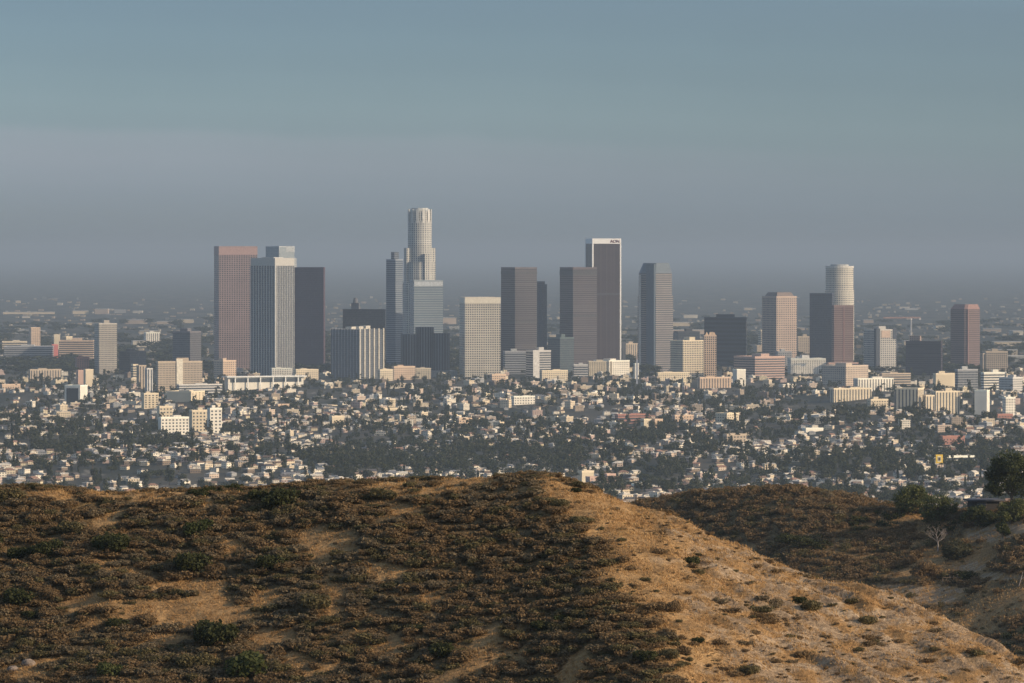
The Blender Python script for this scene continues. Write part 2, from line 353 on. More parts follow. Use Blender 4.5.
# the tallest tower: stacked round stages
D = 10000; m = D / F; X = (419.8 - 512) * m; Y = D; z = GZ(X, Y)
e = thing('skyscraper', 'tallest round skyscraper, stepped white stages under a notched crown', TW, (X, Y, z), rad(20)); LANDMARKS.append(('the tallest round skyscraper', proj((X, Y, z + 200)))); FOOT.append((X, Y, 40))
st = facade((.52, .50, .45), (.045, .06, .075), 4.2, 4.0, .5, .62, .25)
lv = lambda y: hz_(y, Y) - z
def stage(nm, r, y0, y1, n=24, rot=0., mats=None):
    b = MB(); b.prism(ngon(r * m, n, rot), lv(y0) if y0 < 370 else -8, lv(y1), 0, 1); return b.build(nm, mats or [st, ROOF], e)
stage('base_stage', 17.2, 380, 283, 8, .39)
stage('shoulder_stage', 15.0, 283.2, 262, 16)
stage('shaft', 11.9, 262.2, 221, 24)
stage('crown', 11.2, 221.2, 211.5, 24)
stage('crown_core', 8.6, 211.7, 208, 12, 0, [plain('crown core', (.5, .5, .47)), ROOF])
cm = plain('crown stone', (.56, .54, .49))
for k in range(12):
    a = 2 * math.pi * k / 12; b = MB(); q = [(11.25 * m * math.cos(a + s_) * f_, 11.25 * m * math.sin(a + s_) * f_) for s_, f_ in ((-.11, 1.0), (-.11, 1.07), (.11, 1.07), (.11, 1.0))]
    b.prism([q[0], q[1], q[2], q[3]], lv(223), lv(209.3), 0, 0, None, True); b.build('crown_fin', cm, e)
for k in range(4):
    a = math.pi / 2 * k + .15; r = 13.4 * m; b = MB(); cx, cy = r * math.cos(a), r * math.sin(a); s_ = 4.1 * m
    b.prism([(cx + s_ * math.cos(a + t), cy + s_ * math.sin(a + t)) for t in (-2.356, -.785, .785, 2.356)], -8, lv(248 + 6 * (k % 2)), 0, 1); b.build('buttress', [st, ROOF], e)
# grey banded glass block in front of it
e, w, d, H, X, Y, th, z = block(409, 414, 443, 281, 0, (.30, .33, .34), 'bands', 'pale grey banded glass tower standing before the tallest round skyscraper', 'the grey banded glass tower', 'skyscraper', TW, D=9780, pent=.0, cv=4.2, fv=.6, glass=(.13, .17, .20))
b = MB(); b.box(-w / 2 + .4, w / 2 - .4, -d / 2 - .4, -d / 2 + 1, H - 9, H - 1.2, 0, 0, True); b.build('top_band', plain('grey band', (.5, .52, .52)), e)
# hotel of round glass cylinders
D = 9560; m = D / F; X = (424.5 - 512) * m; Y = D + 20; z = GZ(X, Y)
e = thing('glass_hotel', 'dark glass hotel made of clustered round cylinders on a podium', 'hotel', (X, Y, z), rad(12)); LANDMARKS.append(('the dark cylinder hotel', proj((X, Y, z + 40)))); FOOT.append((X, Y, 55))
gl = facade((.11, .12, .135), (.022, .028, .038), 5.0, 400, .6, 1.2)
for cx, cy, r, yt in ((0, 0, 9.5, 327), (-17, -6, 8.5, 334), (15, -9, 8.8, 333), (-12, 14, 8.5, 335), (18, 10, 8.5, 336)):
    b = MB(); b.prism([(cx * m + p, cy * m + q) for p, q in ngon(r * m, 20)], -8, hz_(yt, Y) - z, 0, 1); b.build('round_tower', [gl, ROOFD], e)
b = MB(); b.box(-50, 50, -46, 40, -8, 12, 0, 1); b.build('podium', [plain('podium concrete', (.3, .28, .25)), ROOF], e)
# cream grid tower
e, w, d, H, X, Y, th, z = block(459, 465, 500.5, 298, 0, (.58, .52, .42), 'grid', 'square cream tower with an even grid of dark windows', 'the cream grid tower', 'skyscraper', TW, D=9480, pent=0, cu=4.0, cv=4.1, fu=.62, fv=.52)
b = MB(); b.box(-w / 2 - .3, w / 2 + .3, -d / 2 - .3, d / 2 + .3, H - 9, H - .65, 0, 0, True); b.build('crown_band', plain('cream crown', (.70, .63, .50), .8, .1), e)
# twin brown slabs
e, w, d, H, X, Y, th, z = block(501, 515, 537, 268, 0, (.115, .10, .105), 'bands', 'brown slab skyscraper with a darker notch across its shaded flank', 'the brown notched skyscraper', 'skyscraper', TW, D=10020, pent=0, cv=3.9, fv=.55, glass=(.035, .035, .045))
for zz in (H * .47, H - 11):
    b = MB(); b.box(-w / 2 - .3, w / 2 + .3, -d / 2 - .3, d / 2 + .3, zz, zz + 4.5, 0, 0, True); b.build('louvre_band', plain('louvre', (.07, .07, .075)), e)
e, w, d, H, X, Y, th, z = block(537, 542, 547, 285, 0, (.04, .05, .07), 'glass', 'narrow dark glass tower wedged behind the brown notched skyscraper', 'the narrow dark tower', 'skyscraper', TW, D=10300, pent=0)
b = MB(); b.box(-w / 2 - .1, w * .1, -d / 2 + .2, d / 2 - .2, H + .02, H + 7, 0, 1); b.build('penthouse', [style((.1, .11, .13), 'glass'), ROOFD], e)
e, w, d, H, X, Y, th, z = block(560, 573, 597, 268, 0, (.11, .09, .095), 'bands', 'brown banded skyscraper with a blue shaded flank before the white edged giant', 'the brown banded skyscraper', 'skyscraper', TW, D=9900, pent=0, cv=3.9, fv=.5, glass=(.035, .035, .045))
for zz in (H * .55, H - 10, H * .98 - 2):
    b = MB(); b.box(-w / 2 - .3, w / 2 + .3, -d / 2 - .3, d / 2 + .3, zz - 3, zz + 1.5, 0, 0, True); b.build('louvre_band', plain('louvre', (.07, .07, .075)), e)
# white edged giant with its name on the band
e, w, d, H, X, Y, th, z = block(586, 592.5, 621, 239.5, 0, (.075, .055, .06), 'piers', 'giant dark skyscraper edged in white with lettering on its white crown', 'the white edged giant', 'skyscraper', TW, D=10250, pent=0, cu=2.2, fu=.5, glass=(.03, .025, .03))
wm = plain('white edge', (.80, .78, .74), .6, .06)
for sx_, sy_ in ((-1, -1), (1, -1), (-1, 1), (1, 1)):
    b = MB(); cx, cy = sx_ * (w / 2 - .7), sy_ * (d / 2 - .7); b.box(cx - 1.3, cx + 1.3, cy - 1.3, cy + 1.3, -8, H - 8.1); b.build('corner_trim', wm, e)
b = MB(); b.box(-w / 2 - .6, w / 2 + .6, -d / 2 - .6, d / 2 + .6, H - 8, H + 1.9, 0, 1, True); b.build('crown_band', [wm, ROOF], e)
b = MB(); b.box(-w / 2 - .3, w / 2 + .3, -d / 2 - .3, d / 2 + .3, H * .57, H * .57 + 4, 0, 0, True); b.build('louvre_band', plain('louvre', (.07, .07, .075)), e)
fc = bpy.data.curves.new('letters', 'FONT'); fc.body = 'AON'; fc.size = 8.2; fc.extrude = .25; fc.align_x = 'RIGHT'; fc.offset = .12
fo = bpy.data.objects.new('letters', fc); COL.objects.link(fo)
bpy.context.view_layer.update(); fm = bpy.data.meshes.new_from_object(fo.evaluated_get(bpy.context.evaluated_depsgraph_get())); bpy.data.objects.remove(fo)
fm.materials.clear(); fm.materials.append(plain('letter red', (.13, .03, .03), .5, .05))
lo = link('sign_lettering', fm, e); lo.location = (w / 2 - 2.5, -d / 2 - .9, H - 6.1); lo.rotation_euler = (math.pi / 2, 0, 0)
# slim tower with sloped crown
D = 10000; m = D / F; X = (655.5 - 512) * m; Y = D; z = GZ(X, Y); lv = lambda y: hz_(y, Y) - z
e = thing('skyscraper', 'slim faceted skyscraper with a blue glass spine and a sloping crown', TW, (X, Y, z), 0); LANDMARKS.append(('the slim faceted skyscraper', proj((X, Y, z + 100)))); FOOT.append((X, Y, 40))
P1 = [(-8 * m, -9 * m), (0, -12 * m), (17.5 * m, -2 * m), (15 * m, 12 * m), (0, 18 * m), (-17.5 * m, 8 * m), (-16 * m, -2 * m)]
b = MB(); b.prism(P1, -8, lv(296), 0, 1); b.build('base_stage', [style((.29, .255, .23), 'bands', cv=4, fv=.5, glass=(.06, .07, .09)), ROOF], e)
P2 = [(a * .94, c_ * .94) for a, c_ in P1]; b = MB(); b.prism(P2, lv(296) + .02, lv(273), 0, 1); b.build('shaft', [style((.30, .265, .24), 'bands', cv=4, fv=.5, glass=(.06, .07, .09)), ROOF], e)
P3 = [(a * .8, c_ * .8) for a, c_ in P1]; b = MB(); b.prism(P2, lv(273) + .02, lv(263), 0, 1, [(a * .9 + 1, c_ * .9) for a, c_ in P3]); b.build('crown', [plain('blue grey crown', (.11, .14, .17), .6, .2), ROOF], e)
b = MB(); b.prism([(-9.5 * m, -9.4 * m), (-2 * m, -12.6 * m), (0, -11.6 * m), (-8 * m, -8 * m)], -8, lv(264), 0, 1); b.build('glass_spine', [facade((.1, .13, .16), (.07, .10, .13), 2, 4, .8, .8), ROOFD], e)
b = MB(); b.box(-16.9 * m, -14.5 * m, -4.4 * m, 0, -8, lv(275), 0, 1); b.build('corner_trim', [plain('pale trim', (.5, .47, .42)), ROOF], e)
# the rest of the skyline
block(705, 746, 747, 318, 0, (.03, .04, .055), 'bands', 'broad dark blue glass tower with a stepped penthouse', 'the broad dark blue tower', 'skyscraper', TW, D=10400, r=21, pent=.75, cv=8, fv=.55, glass=(.015, .02, .03))
e, w, d, H, X, Y, th, z = block(763, 776.5, 797.5, 297, 0, (.46, .35, .28), 'grid', 'pinkish cream grid tower with a dark flank and brown crown', 'the pinkish grid tower', 'skyscraper', TW, D=10300, pent=0, cu=4.4, cv=4.2, fu=.55, fv=.5)
b = MB(); b.prism([(-w / 2 + 3, -d / 2 + 3), (w / 2 - 3, -d / 2 + 3), (w / 2 - 3, d / 2 - 3), (-w / 2 + 3, d / 2 - 3)], H + .02, H + 9, 0, 1, [(-w / 2 + 8, -d / 2 + 8), (w / 2 - 8, -d / 2 + 8), (w / 2 - 8, d / 2 - 8), (-w / 2 + 8, d / 2 - 8)]); b.build('crown', [plain('brown crown', (.2, .16, .14)), ROOFD], e)
block(810, 832, 834.5, 294, 0, (.05, .06, .085), 'glass', 'dark blue slab tower beside the white round skyscraper', 'the dark blue slab', 'skyscraper', TW, D=9900, r=2.6, pent=0, glass=(.03, .04, .055), cu=3, fu=.7, fv=.5)
e, w, d, H, X, Y, th, z = block(832, 834, 854, 306, 0, (.205, .14, .122), 'bands', 'red granite tower in front of the white round skyscraper', 'the red granite tower', 'skyscraper', TW, D=9830, r=.3, pent=0, cv=3.8, fv=.5, glass=(.10, .065, .065))
b = MB(); b.box(-1.2, 1.2, -d / 2 - .6, -d / 2 + 1, -8, H - .8); b.build('centre_rib', plain('red granite rib', (.2, .12, .11)), e)
b = MB(); b.box(-w / 2 - 16, w / 2 + 4, -d / 2 - 14, -d / 2 - 1.0, -8, 21, 0, 1); b.build('podium', [style((.50, .32, .26), 'bands', cv=5, fv=.3), ROOF], e)
D = 10450; m = D / F; X = (839.5 - 512) * m; Y = D; z = GZ(X, Y); lv = lambda y: hz_(y, Y) - z
e = thing('skyscraper', 'white round skyscraper ringed with window bands and an open top', TW, (X, Y, z), 0); LANDMARKS.append(('the white round skyscraper', proj((X, Y, z + 160)))); FOOT.append((X, Y, 35))
wb = facade((.60, .55, .46), (.12, .13, .13), 3.6, 4.2, .6, .5, .2)
b = MB(); b.prism(ngon(14.6 * m, 32), -8, lv(290), 0, 1); b.build('shaft', [wb, ROOF], e)
b = MB(); b.prism(ngon(13.9 * m, 32), lv(290) + .02, lv(268), 0, 1); b.build('upper_shaft', [wb, ROOF], e)
b = MB(); b.prism(ngon(14.3 * m, 32), lv(268) + .02, lv(266), 0, 1, None, True); b.build('crown_ring', [plain('white ring', (.58, .55, .49)), ROOF], e)
b = MB(); b.prism(ngon(9 * m, 20), lv(266) + .02, lv(264.4), 0, 1); b.build('penthouse', [plain('penthouse grey', (.4, .4, .38)), ROOF], e)
e, w, d, H, X, Y, th, z = block(865, 876.5, 897, 330, 0, (.50, .47, .42), 'grid', 'grey grid tower with dark glass corners and a tan top', 'the grey grid tower', 'skyscraper', TW, D=10000, pent=.6, cu=4.4, cv=4.0, fu=.6, fv=.5)
for sx_ in (-1, 1):
    b = MB(); cx = sx_ * (w / 2 - 3.4); b.box(cx - 4.2, cx + 4.2, -d / 2 - .8, -d / 2 + 7, -8 if sx_ < 0 else H - 17, H + 3.2, 0, 1); b.build('glass_corner', [facade((.06, .07, .09), (.04, .05, .07), 2, 4, .8, .7), ROOFD], e)
b = MB(); b.box(-w * .25, w * .2, -d / 2 - .5, -d / 2 + 1, H - 14, H - .7); b.build('top_panel', plain('tan panel', (.48, .36, .28)), e)
e, w, d, H, X, Y, th, z = block(907, 941, 943, 342, 0, (.045, .034, .045), 'bands', 'dark maroon office tower under a thin construction crane', 'the dark maroon tower', 'skyscraper', TW, D=9700, pent=.0, cv=3.8, fv=.5, glass=(.02, .018, .028), r=8.5)
b = MB(); b.box(-w * .4, w * .4, d * .1, d * .4, H + .02, H + 11, 0, 1); b.build('penthouse', [style((.40, .28, .22), 'punched'), ROOF], e)
# crane
cb = at(911, 334, 9735); e = thing('tower_crane', 'thin red and white tower crane rising over the dark maroon tower', 'crane', (cb[0], cb[1], GZ(cb[0], cb[1])), rad(12)); hh = cb[2] + 28 - e.location.z
km = plain('crane paint', (.42, .26, .22), .6, .1); kw = plain('crane white', (.6, .58, .56), .6, .1)
def lattice(p, q, s, nb, mat, nm):
    P, Q = Vector(p), Vector(q); t = (Q - P).normalized(); a = t.orthogonal().normalized() * s; c_ = t.cross(a).normalized() * s; b = MB(); cs = [a + c_, a - c_, -a - c_, -a + c_]
    for o_ in cs: b.tube([P + o_, Q + o_], [.28, .28], 4)
    for i in range(nb):
        u, v = P.lerp(Q, i / nb), P.lerp(Q, (i + 1) / nb)
        for k in range(4): b.tube([u + cs[k], v + cs[(k + 1) % 4]], [.16, .16], 3)
    return b.build(nm, mat, e)
lattice((0, 0, 0), (0, 0, hh), 1.0, 40, kw, 'mast_lattice'); lattice((-52, 0, hh + 1.5), (1, 0, hh + 1.5), .8, 22, km, 'jib_lattice'); lattice((1.2, 0, hh + 1.5), (18, 0, hh + 1.5), .8, 8, km, 'counter_jib_lattice')
b = MB(); b.box(15, 18.5, -1.2, 1.2, hh - 2.5, hh + .6, bottom=True); b.build('counterweight', plain('concrete', (.4, .4, .38)), e)
b = MB(); b.box(-1.3, 1.3, -2.8, -1.1, hh - 2.6, hh, bottom=True); b.build('cab', kw, e)
# maroon tower with a sloped top
X, Y, th, w, d, m = place(952, 966, 983, 0, 1.0, 10200); z = GZ(X, Y); H = hz_(309, Y) - z
e = thing('skyscraper', 'rusty pink skyscraper with a chamfered crown standing alone', TW, (X, Y, z), th); LANDMARKS.append(('the rusty pink skyscraper', proj((X, Y, z + H / 2)))); pf = style((.20, .14, .125), 'bands', cv=4, fv=.45, glass=(.08, .055, .06))
b = MB(); q = [(-w / 2 + 5, -d / 2), (w / 2 - 5, -d / 2), (w / 2, -d / 2 + 5), (w / 2, d / 2), (-w / 2, d / 2), (-w / 2, -d / 2 + 5)]; b.prism(q, -8, H, 0, 1); b.build('wall', [pf, ROOFD], e)
b = MB(); b.prism(q, H + .02, H + 9, 0, 1, [(a * .8 + 2, c_ * .8) for a, c_ in q]); b.build('crown', [plain('rust crown', (.28, .17, .145)), ROOFD], e)
b = MB(); b.box(-w / 2 + 4.4, -w / 2 + 7, -d / 2 - .7, -d / 2 + .4, -8, H - .2); b.build('corner_trim', plain('rust trim', (.2, .12, .11)), e)
block(93, 99, 116.5, 324, 0, (.46, .41, .34), 'fine', 'lone grey tan tower with a pale blank top, shaded on one flank', 'the lone grey tan tower', 'skyscraper', TW, D=9800, pent=.5, cv=3.8, fv=.45, fu=.6, cap=(.55, .5, .42))
block(172, 190, 200, 332, 0, (.16, .15, .16), 'glass', 'squat dark tower with a reddish sunlit edge', 'the squat dark tower', 'skyscraper', TW, D=10000, pent=.6, glass=(.06, .065, .075))

# ------------------------------------------------------------------ mid-rise buildings, one row each
MID = [
 # x0, front, x1, top, base, colour, style, label, short phrase
 (28, 31, 40, 328, 352, 'peach', 'punched', 'small peach tower rising over low buildings far beyond the others', 'the small peach tower'),
 (2, 4, 52, 347, 361, 'grey', 'bands', 'long low grey hall with striped sides beside a red end', 'the long grey hall'),
 (51, 52, 58, 345, 360, 'redpink', 'blank', 'small crimson panelled block ending the long grey hall', 'the crimson block'),
 (58, 59, 93, 341, 362, 'peach', 'bands', 'long peach coloured building with striped floors', 'the long peach building'),
 (62, 66, 72, 337, 352, 'cream', 'punched', 'small cream tower poking above the long peach building', None),
 (0, 2, 27, 342, 354, 'cream', 'bands', 'low cream block standing beyond the long grey hall', None),
 (53, 54, 60, 335, 350, 'cream', 'blank', 'narrow cream stair tower near the crimson block', None),
 (74, 77, 89, 358, 374, 'brick', 'punched', 'brick red block with a flat dark roof', 'the brick red block'),
 (28, 30, 60, 370, 381, 'tan', 'piers', 'wide tan temple like building with pillars', 'the tan pillared building'),
 (76, 78, 84, 371, 386, 'pink', 'blank', 'narrow tan slab, first of a pair', None),
 (84, 85.5, 93, 370, 387, 'cream', 'blank', 'narrow cream slab with a jutting roof', None),
 (64, 80, 86, 386, 404, 'white', 'blank', 'white cube building with a big dark glass flank', 'the white framed glass cube'),
 (136, 139, 146, 366, 387, 'tan', 'piers', 'slender tan apartment tower, darker of two side by side', None),
 (146, 147, 152.5, 369, 391, 'pale', 'piers', 'slender pale apartment tower beside a tan one', 'the slender pale apartment tower'),
 (118, 130, 145, 352, 374, 'dark', 'glass', 'low dark glass block between the grey tan tower and the tan pair', 'the low dark glass block'),
 (131, 133, 138, 365, 380, 'cream', 'bands', 'short cream building beside the slender tan tower', None),
 (156, 158, 201, 362, 390, 'tan', 'fine', 'broad tan hospital block with a pale central stair spine', 'the broad tan hospital'),
 (178, 179, 221, 385, 393, 'pale', 'bands', 'long pale podium in front of the broad tan hospital', None),
 (142, 144, 158, 394, 414, 'cream', 'wins', 'cream apartment block nearest the slender pale towers', 'the lone cream apartment block'),
 (158, 159.5, 172, 407, 420, 'cream', 'wins', 'small cream block stepping up behind the long white one', None),
 (160, 161, 188, 418, 436, 'white', 'wins', 'long white apartment block with rows of small windows', 'the long white apartment block'),
 (166, 191, 203, 392, 412, 'cream', 'wins', 'tall cream block with a wide dark flank above its neighbours', 'the tall cream block'),
 (189, 192, 209, 411, 431, 'cream', 'wins', 'big cream apartment block, wider of the joined pair', 'the joined cream blocks'),
 (208.5, 210, 221.5, 409, 433, 'white', 'wins', 'big white apartment block at the end of the joined pair', None),
 (213, 223, 235.5, 361, 380, 'peach', 'punched', 'tan brick building at the foot of the rose granite skyscraper', 'the tan brick building'),
 (224, 228, 302, 378, 390, 'white', 'blank', 'long low white hall with a wide flat roof', 'the long white hall'),
 (270, 272, 292, 369, 379, 'white', 'punched', 'white rooftop building behind the long white hall', None),
 (293, 296, 318, 370, 380, 'cream', 'punched', 'cream stepped building behind the end of the long white hall', None),
 (379, 380, 393, 370, 381, 'cream', 'punched', 'cream low building below the cream finned tower', None),
 (393, 394, 415, 367, 380, 'peach', 'punched', 'peach apartment building below the dark cylinder hotel', 'the peach apartment building'),
 (415, 415.5, 431, 369, 379, 'cream', 'punched', 'cream apartment building beside the peach one', None),
 (503, 505, 526, 352, 374, 'grey', 'bands', 'grey office block, one half of a pair with dark bands', 'the grey office block'),
 (526, 533, 551, 351, 378, 'pale', 'bands', 'pale office block with a broad blank pier', 'the pale office block'),
 (548, 560, 574, 338, 374, (.09, .12, .12), 'glass', 'dark green glass block below the brown banded skyscraper', 'the dark green glass block'),
 (573, 574, 588, 365, 378, 'pale', 'bands', 'low grey roofed block below the brown banded skyscraper', None),
 (588, 589, 612, 362, 376, 'cream', 'punched', 'cream stepped apartments below the white edged giant', 'the cream stepped apartments'),
 (606, 613, 626, 343, 366, 'dark', 'piers', 'dark block with a yellowish stripe beside the white edged giant', 'the dark striped block'),
 (619, 626, 641, 344, 360, 'tan', 'piers', 'tan ribbed block far behind, beside the dark striped block', None),
 (594, 609, 630, 361, 376, 'white', 'punched', 'white stepped building under the dark striped block', None),
 (634, 635, 639, 364, 379, 'white', 'blank', 'slim white slab like a pylon', 'the slim white pylon'),
 (671, 683, 704, 341, 379, 'cream', 'grid', 'cream grid office building, lower of a joined pair', 'the cream grid office'),
 (703.5, 704.5, 716.5, 336, 378, 'peach', 'grid', 'peach old office building with a peaked parapet', 'the peaked peach office'),
 (674, 678, 700, 332, 362, 'dark', 'glass', 'dark block behind the cream grid office', None),
 (735, 755, 786, 357, 380, 'pink', 'bands', 'pinkish office block wrapped in dark window bands', 'the pink banded office'),
 (755, 757, 775, 346, 360, 'tan', 'blank', 'tan upper block behind the pink banded office', None),
 (759, 761, 777, 331, 352, 'cream', 'bands', 'small cream block before the pinkish grid tower', None),
 (776, 778, 792, 352, 372, 'grey', 'punched', 'grey terrace block beside the pink banded office', None),
 (789, 791, 826, 359, 374, 'white', 'punched', 'long white civic building with a raised middle', 'the long white civic building'),
 (796, 798, 812, 337, 356, 'tan', 'punched', 'tan block beside the dark blue slab', None),
 (823, 846, 870, 366, 386, (.54, .43, .33), 'punched', 'peach block with a broad brown shaded flank', 'the peach block'),
 (854, 858, 895, 379, 396, 'white', 'piers', 'white and grey striped block below the grey grid tower', 'the white striped block'),
 (880, 882, 912, 374, 386, 'tan', 'bands', 'low tan building behind the white striped block', None),
 (830, 834, 873, 389, 404, 'cream', 'piers', 'long cream apartment block with shallow vertical bays', 'the long cream apartment block'),
 (896, 918, 926, 389, 415, 'cream', 'piers', 'stepped cream building with a big dark flank', 'the stepped cream building'),
 (925, 926, 935, 396, 415, 'cream', 'piers', 'lower step of the cream building beside the dark flank', None),
 (933, 936, 961, 392, 412, 'cream', 'piers', 'boxy cream block beside the stepped cream building', 'the boxy cream block'),
 (934, 936, 958, 374, 390, 'cream', 'blank', 'smooth cream block below the dark maroon tower', 'the smooth cream block'),
 (957, 958, 979, 370, 391, 'grey', 'glass', 'grey glass block below the rusty pink skyscraper', None),
 (981, 983, 990, 354, 374, 'tan', 'piers', 'tan frame of an unfinished block beside the rusty pink skyscraper', None),
 (983, 984, 1006, 373, 392, 'white', 'bands', 'white office block striped with dark window bands', 'the white striped office'),
 (984, 986, 1008, 352, 374, 'tan', 'grid', 'tan parking block beside the rusty pink skyscraper', None),
 (1000, 1013, 1024, 378, 397, 'pale', 'fine', 'pale office block at the edge of the view with a dark flank', 'the pale edge office'),
 (975, 987, 991, 391, 412, 'white', 'blank', 'white slab with a dark flank like an upright book', 'the white upright slab'),
 (1004, 1006, 1016, 398, 414, 'white', 'punched', 'small white tower near the white upright slab', None),
 (868, 871, 889, 400, 411, 'cream', 'punched', 'small cream school like block below the long cream apartment block', 'the small cream school'),
 (868, 870, 898, 412, 420, 'white', 'punched', 'low long white block above a row of trees', 'the low long white block'),
 (805, 819, 836, 416, 431, 'pale', 'punched', 'grey white apartment cube with a dark flank', 'the grey white cube'),
 (804, 806, 824, 429, 437, 'white', 'blank', 'plain white shed roofed hall below the grey white cube', 'the plain white hall'),
 (940, 943, 966, 437, 447, 'brick', 'punched', 'salmon brick apartment row with white patches', 'the salmon brick row'),
 (990, 993, 1014, 415, 428, 'brick', 'punched', 'reddish brick block near the edge of the view', 'the reddish brick block'),
 (944, 946, 977, 457, 464, 'white', 'bands', 'low white industrial shed behind the yellow sign', 'the low white shed'),
 (716, 727, 739.5, 414, 428, 'cream', 'punched', 'cream apartment tower with a dark flank amid houses', 'the cream apartment tower'),
 (725, 727, 747, 435, 446, 'tan', 'punched', 'tan two storey block with strip windows', 'the tan strip block'),
 (642, 644, 652, 420, 429, 'cream', 'blank', 'pale rounded cube house, first of two alike', None),
 (653, 655, 663, 420, 429, 'peach', 'blank', 'pale peach cube house, second of two alike', 'the two pale cubes'),
 (673, 675, 694, 416, 424, 'peach', 'punched', 'peach terrace among the houses', 'the peach terrace'),
 (698, 700, 732, 378, 392, 'peach', 'piers', 'long orange tan building with dark vertical stripes', 'the long orange tan building'),  # the piers style draws the dark vertical stripes
 (733, 737, 746, 370, 390, 'white', 'blank', 'tall narrow white building at the end of the orange tan one', 'the narrow white building'),
 (656, 658, 690, 373, 381, 'cream', 'punched', 'cream row of flats below the slim faceted skyscraper', 'the cream row of flats'),
 (617, 618, 650, 415, 423, 'brick', 'bands', 'long low brick red building among the houses', 'the long brick red building'),
 (588, 590, 599, 478, 488, 'pink', 'punched', 'salmon pink house with a flat roof', 'the salmon pink house'),
 (605, 607, 616, 475, 488, 'pink', 'punched', 'taller salmon pink house beside a dark tree', 'the taller salmon house'),
 (581, 582, 594, 472, 479, 'cream', 'blank', 'pale peach hall with a low roof just over the golden slope', 'the pale peach hall'),
 (635, 636, 650, 485, 492, 'white', 'punched', 'white bungalow above the dip between the hills', 'the white dip bungalow'),
 (80, 81, 92, 455, 464, (.75, .62, .33), 'punched', 'cream yellow villa among dark trees', 'the cream yellow villa'),
 (166, 168, 196, 447, 456, 'white', 'punched', 'long white villa under dark trees', 'the long white villa'),
 (206, 207, 221, 465, 473, 'pink', 'punched', 'salmon roofed house above the brown ridge', 'the salmon roofed house'),
 (373, 375, 400, 409, 416, 'cream', 'bands', 'long pale school like building', 'the long pale school'),
 (467, 468, 484, 399, 403, 'white', 'bands', 'bright white low warehouse among treetops', 'the bright white warehouse'),
 (457, 459, 472, 419, 430, 'peach', 'punched', 'peach apartment block with a pale front', 'the peach apartment cube'),
 (321, 322, 337, 406, 415, 'cream', 'punched', 'cream block with two pale bays', None),
 (276, 278, 292, 405, 416, 'peach', 'punched', 'small peach block among treetops', 'the small peach block'),
 (330, 332, 344, 417, 428, 'cream', 'blank', 'cream faced block with a low dark roof behind it', 'the cream faced block'),
 (512, 514, 535, 397, 412, 'white', 'punched', 'white stepped block near the centre of the houses', 'the white stepped block'),
 (555, 556, 577, 391, 399, 'peach', 'bands', 'low orange peach building', 'the low orange building'),
 (490, 492, 506, 375, 384, 'peach', 'punched', 'peach block below the cream grid tower', None),
 (540, 542, 568, 371, 381, 'cream', 'punched', 'cream stepped block below the dark green glass block', None),
 (1, 2, 24, 385, 395, 'peach', 'punched', 'low peach school near the edge of the view', 'the low peach school'),
 (143, 146, 160, 333, 347, 'white', 'piers', 'far white block with two lit faces beyond the low dark block', None),
]
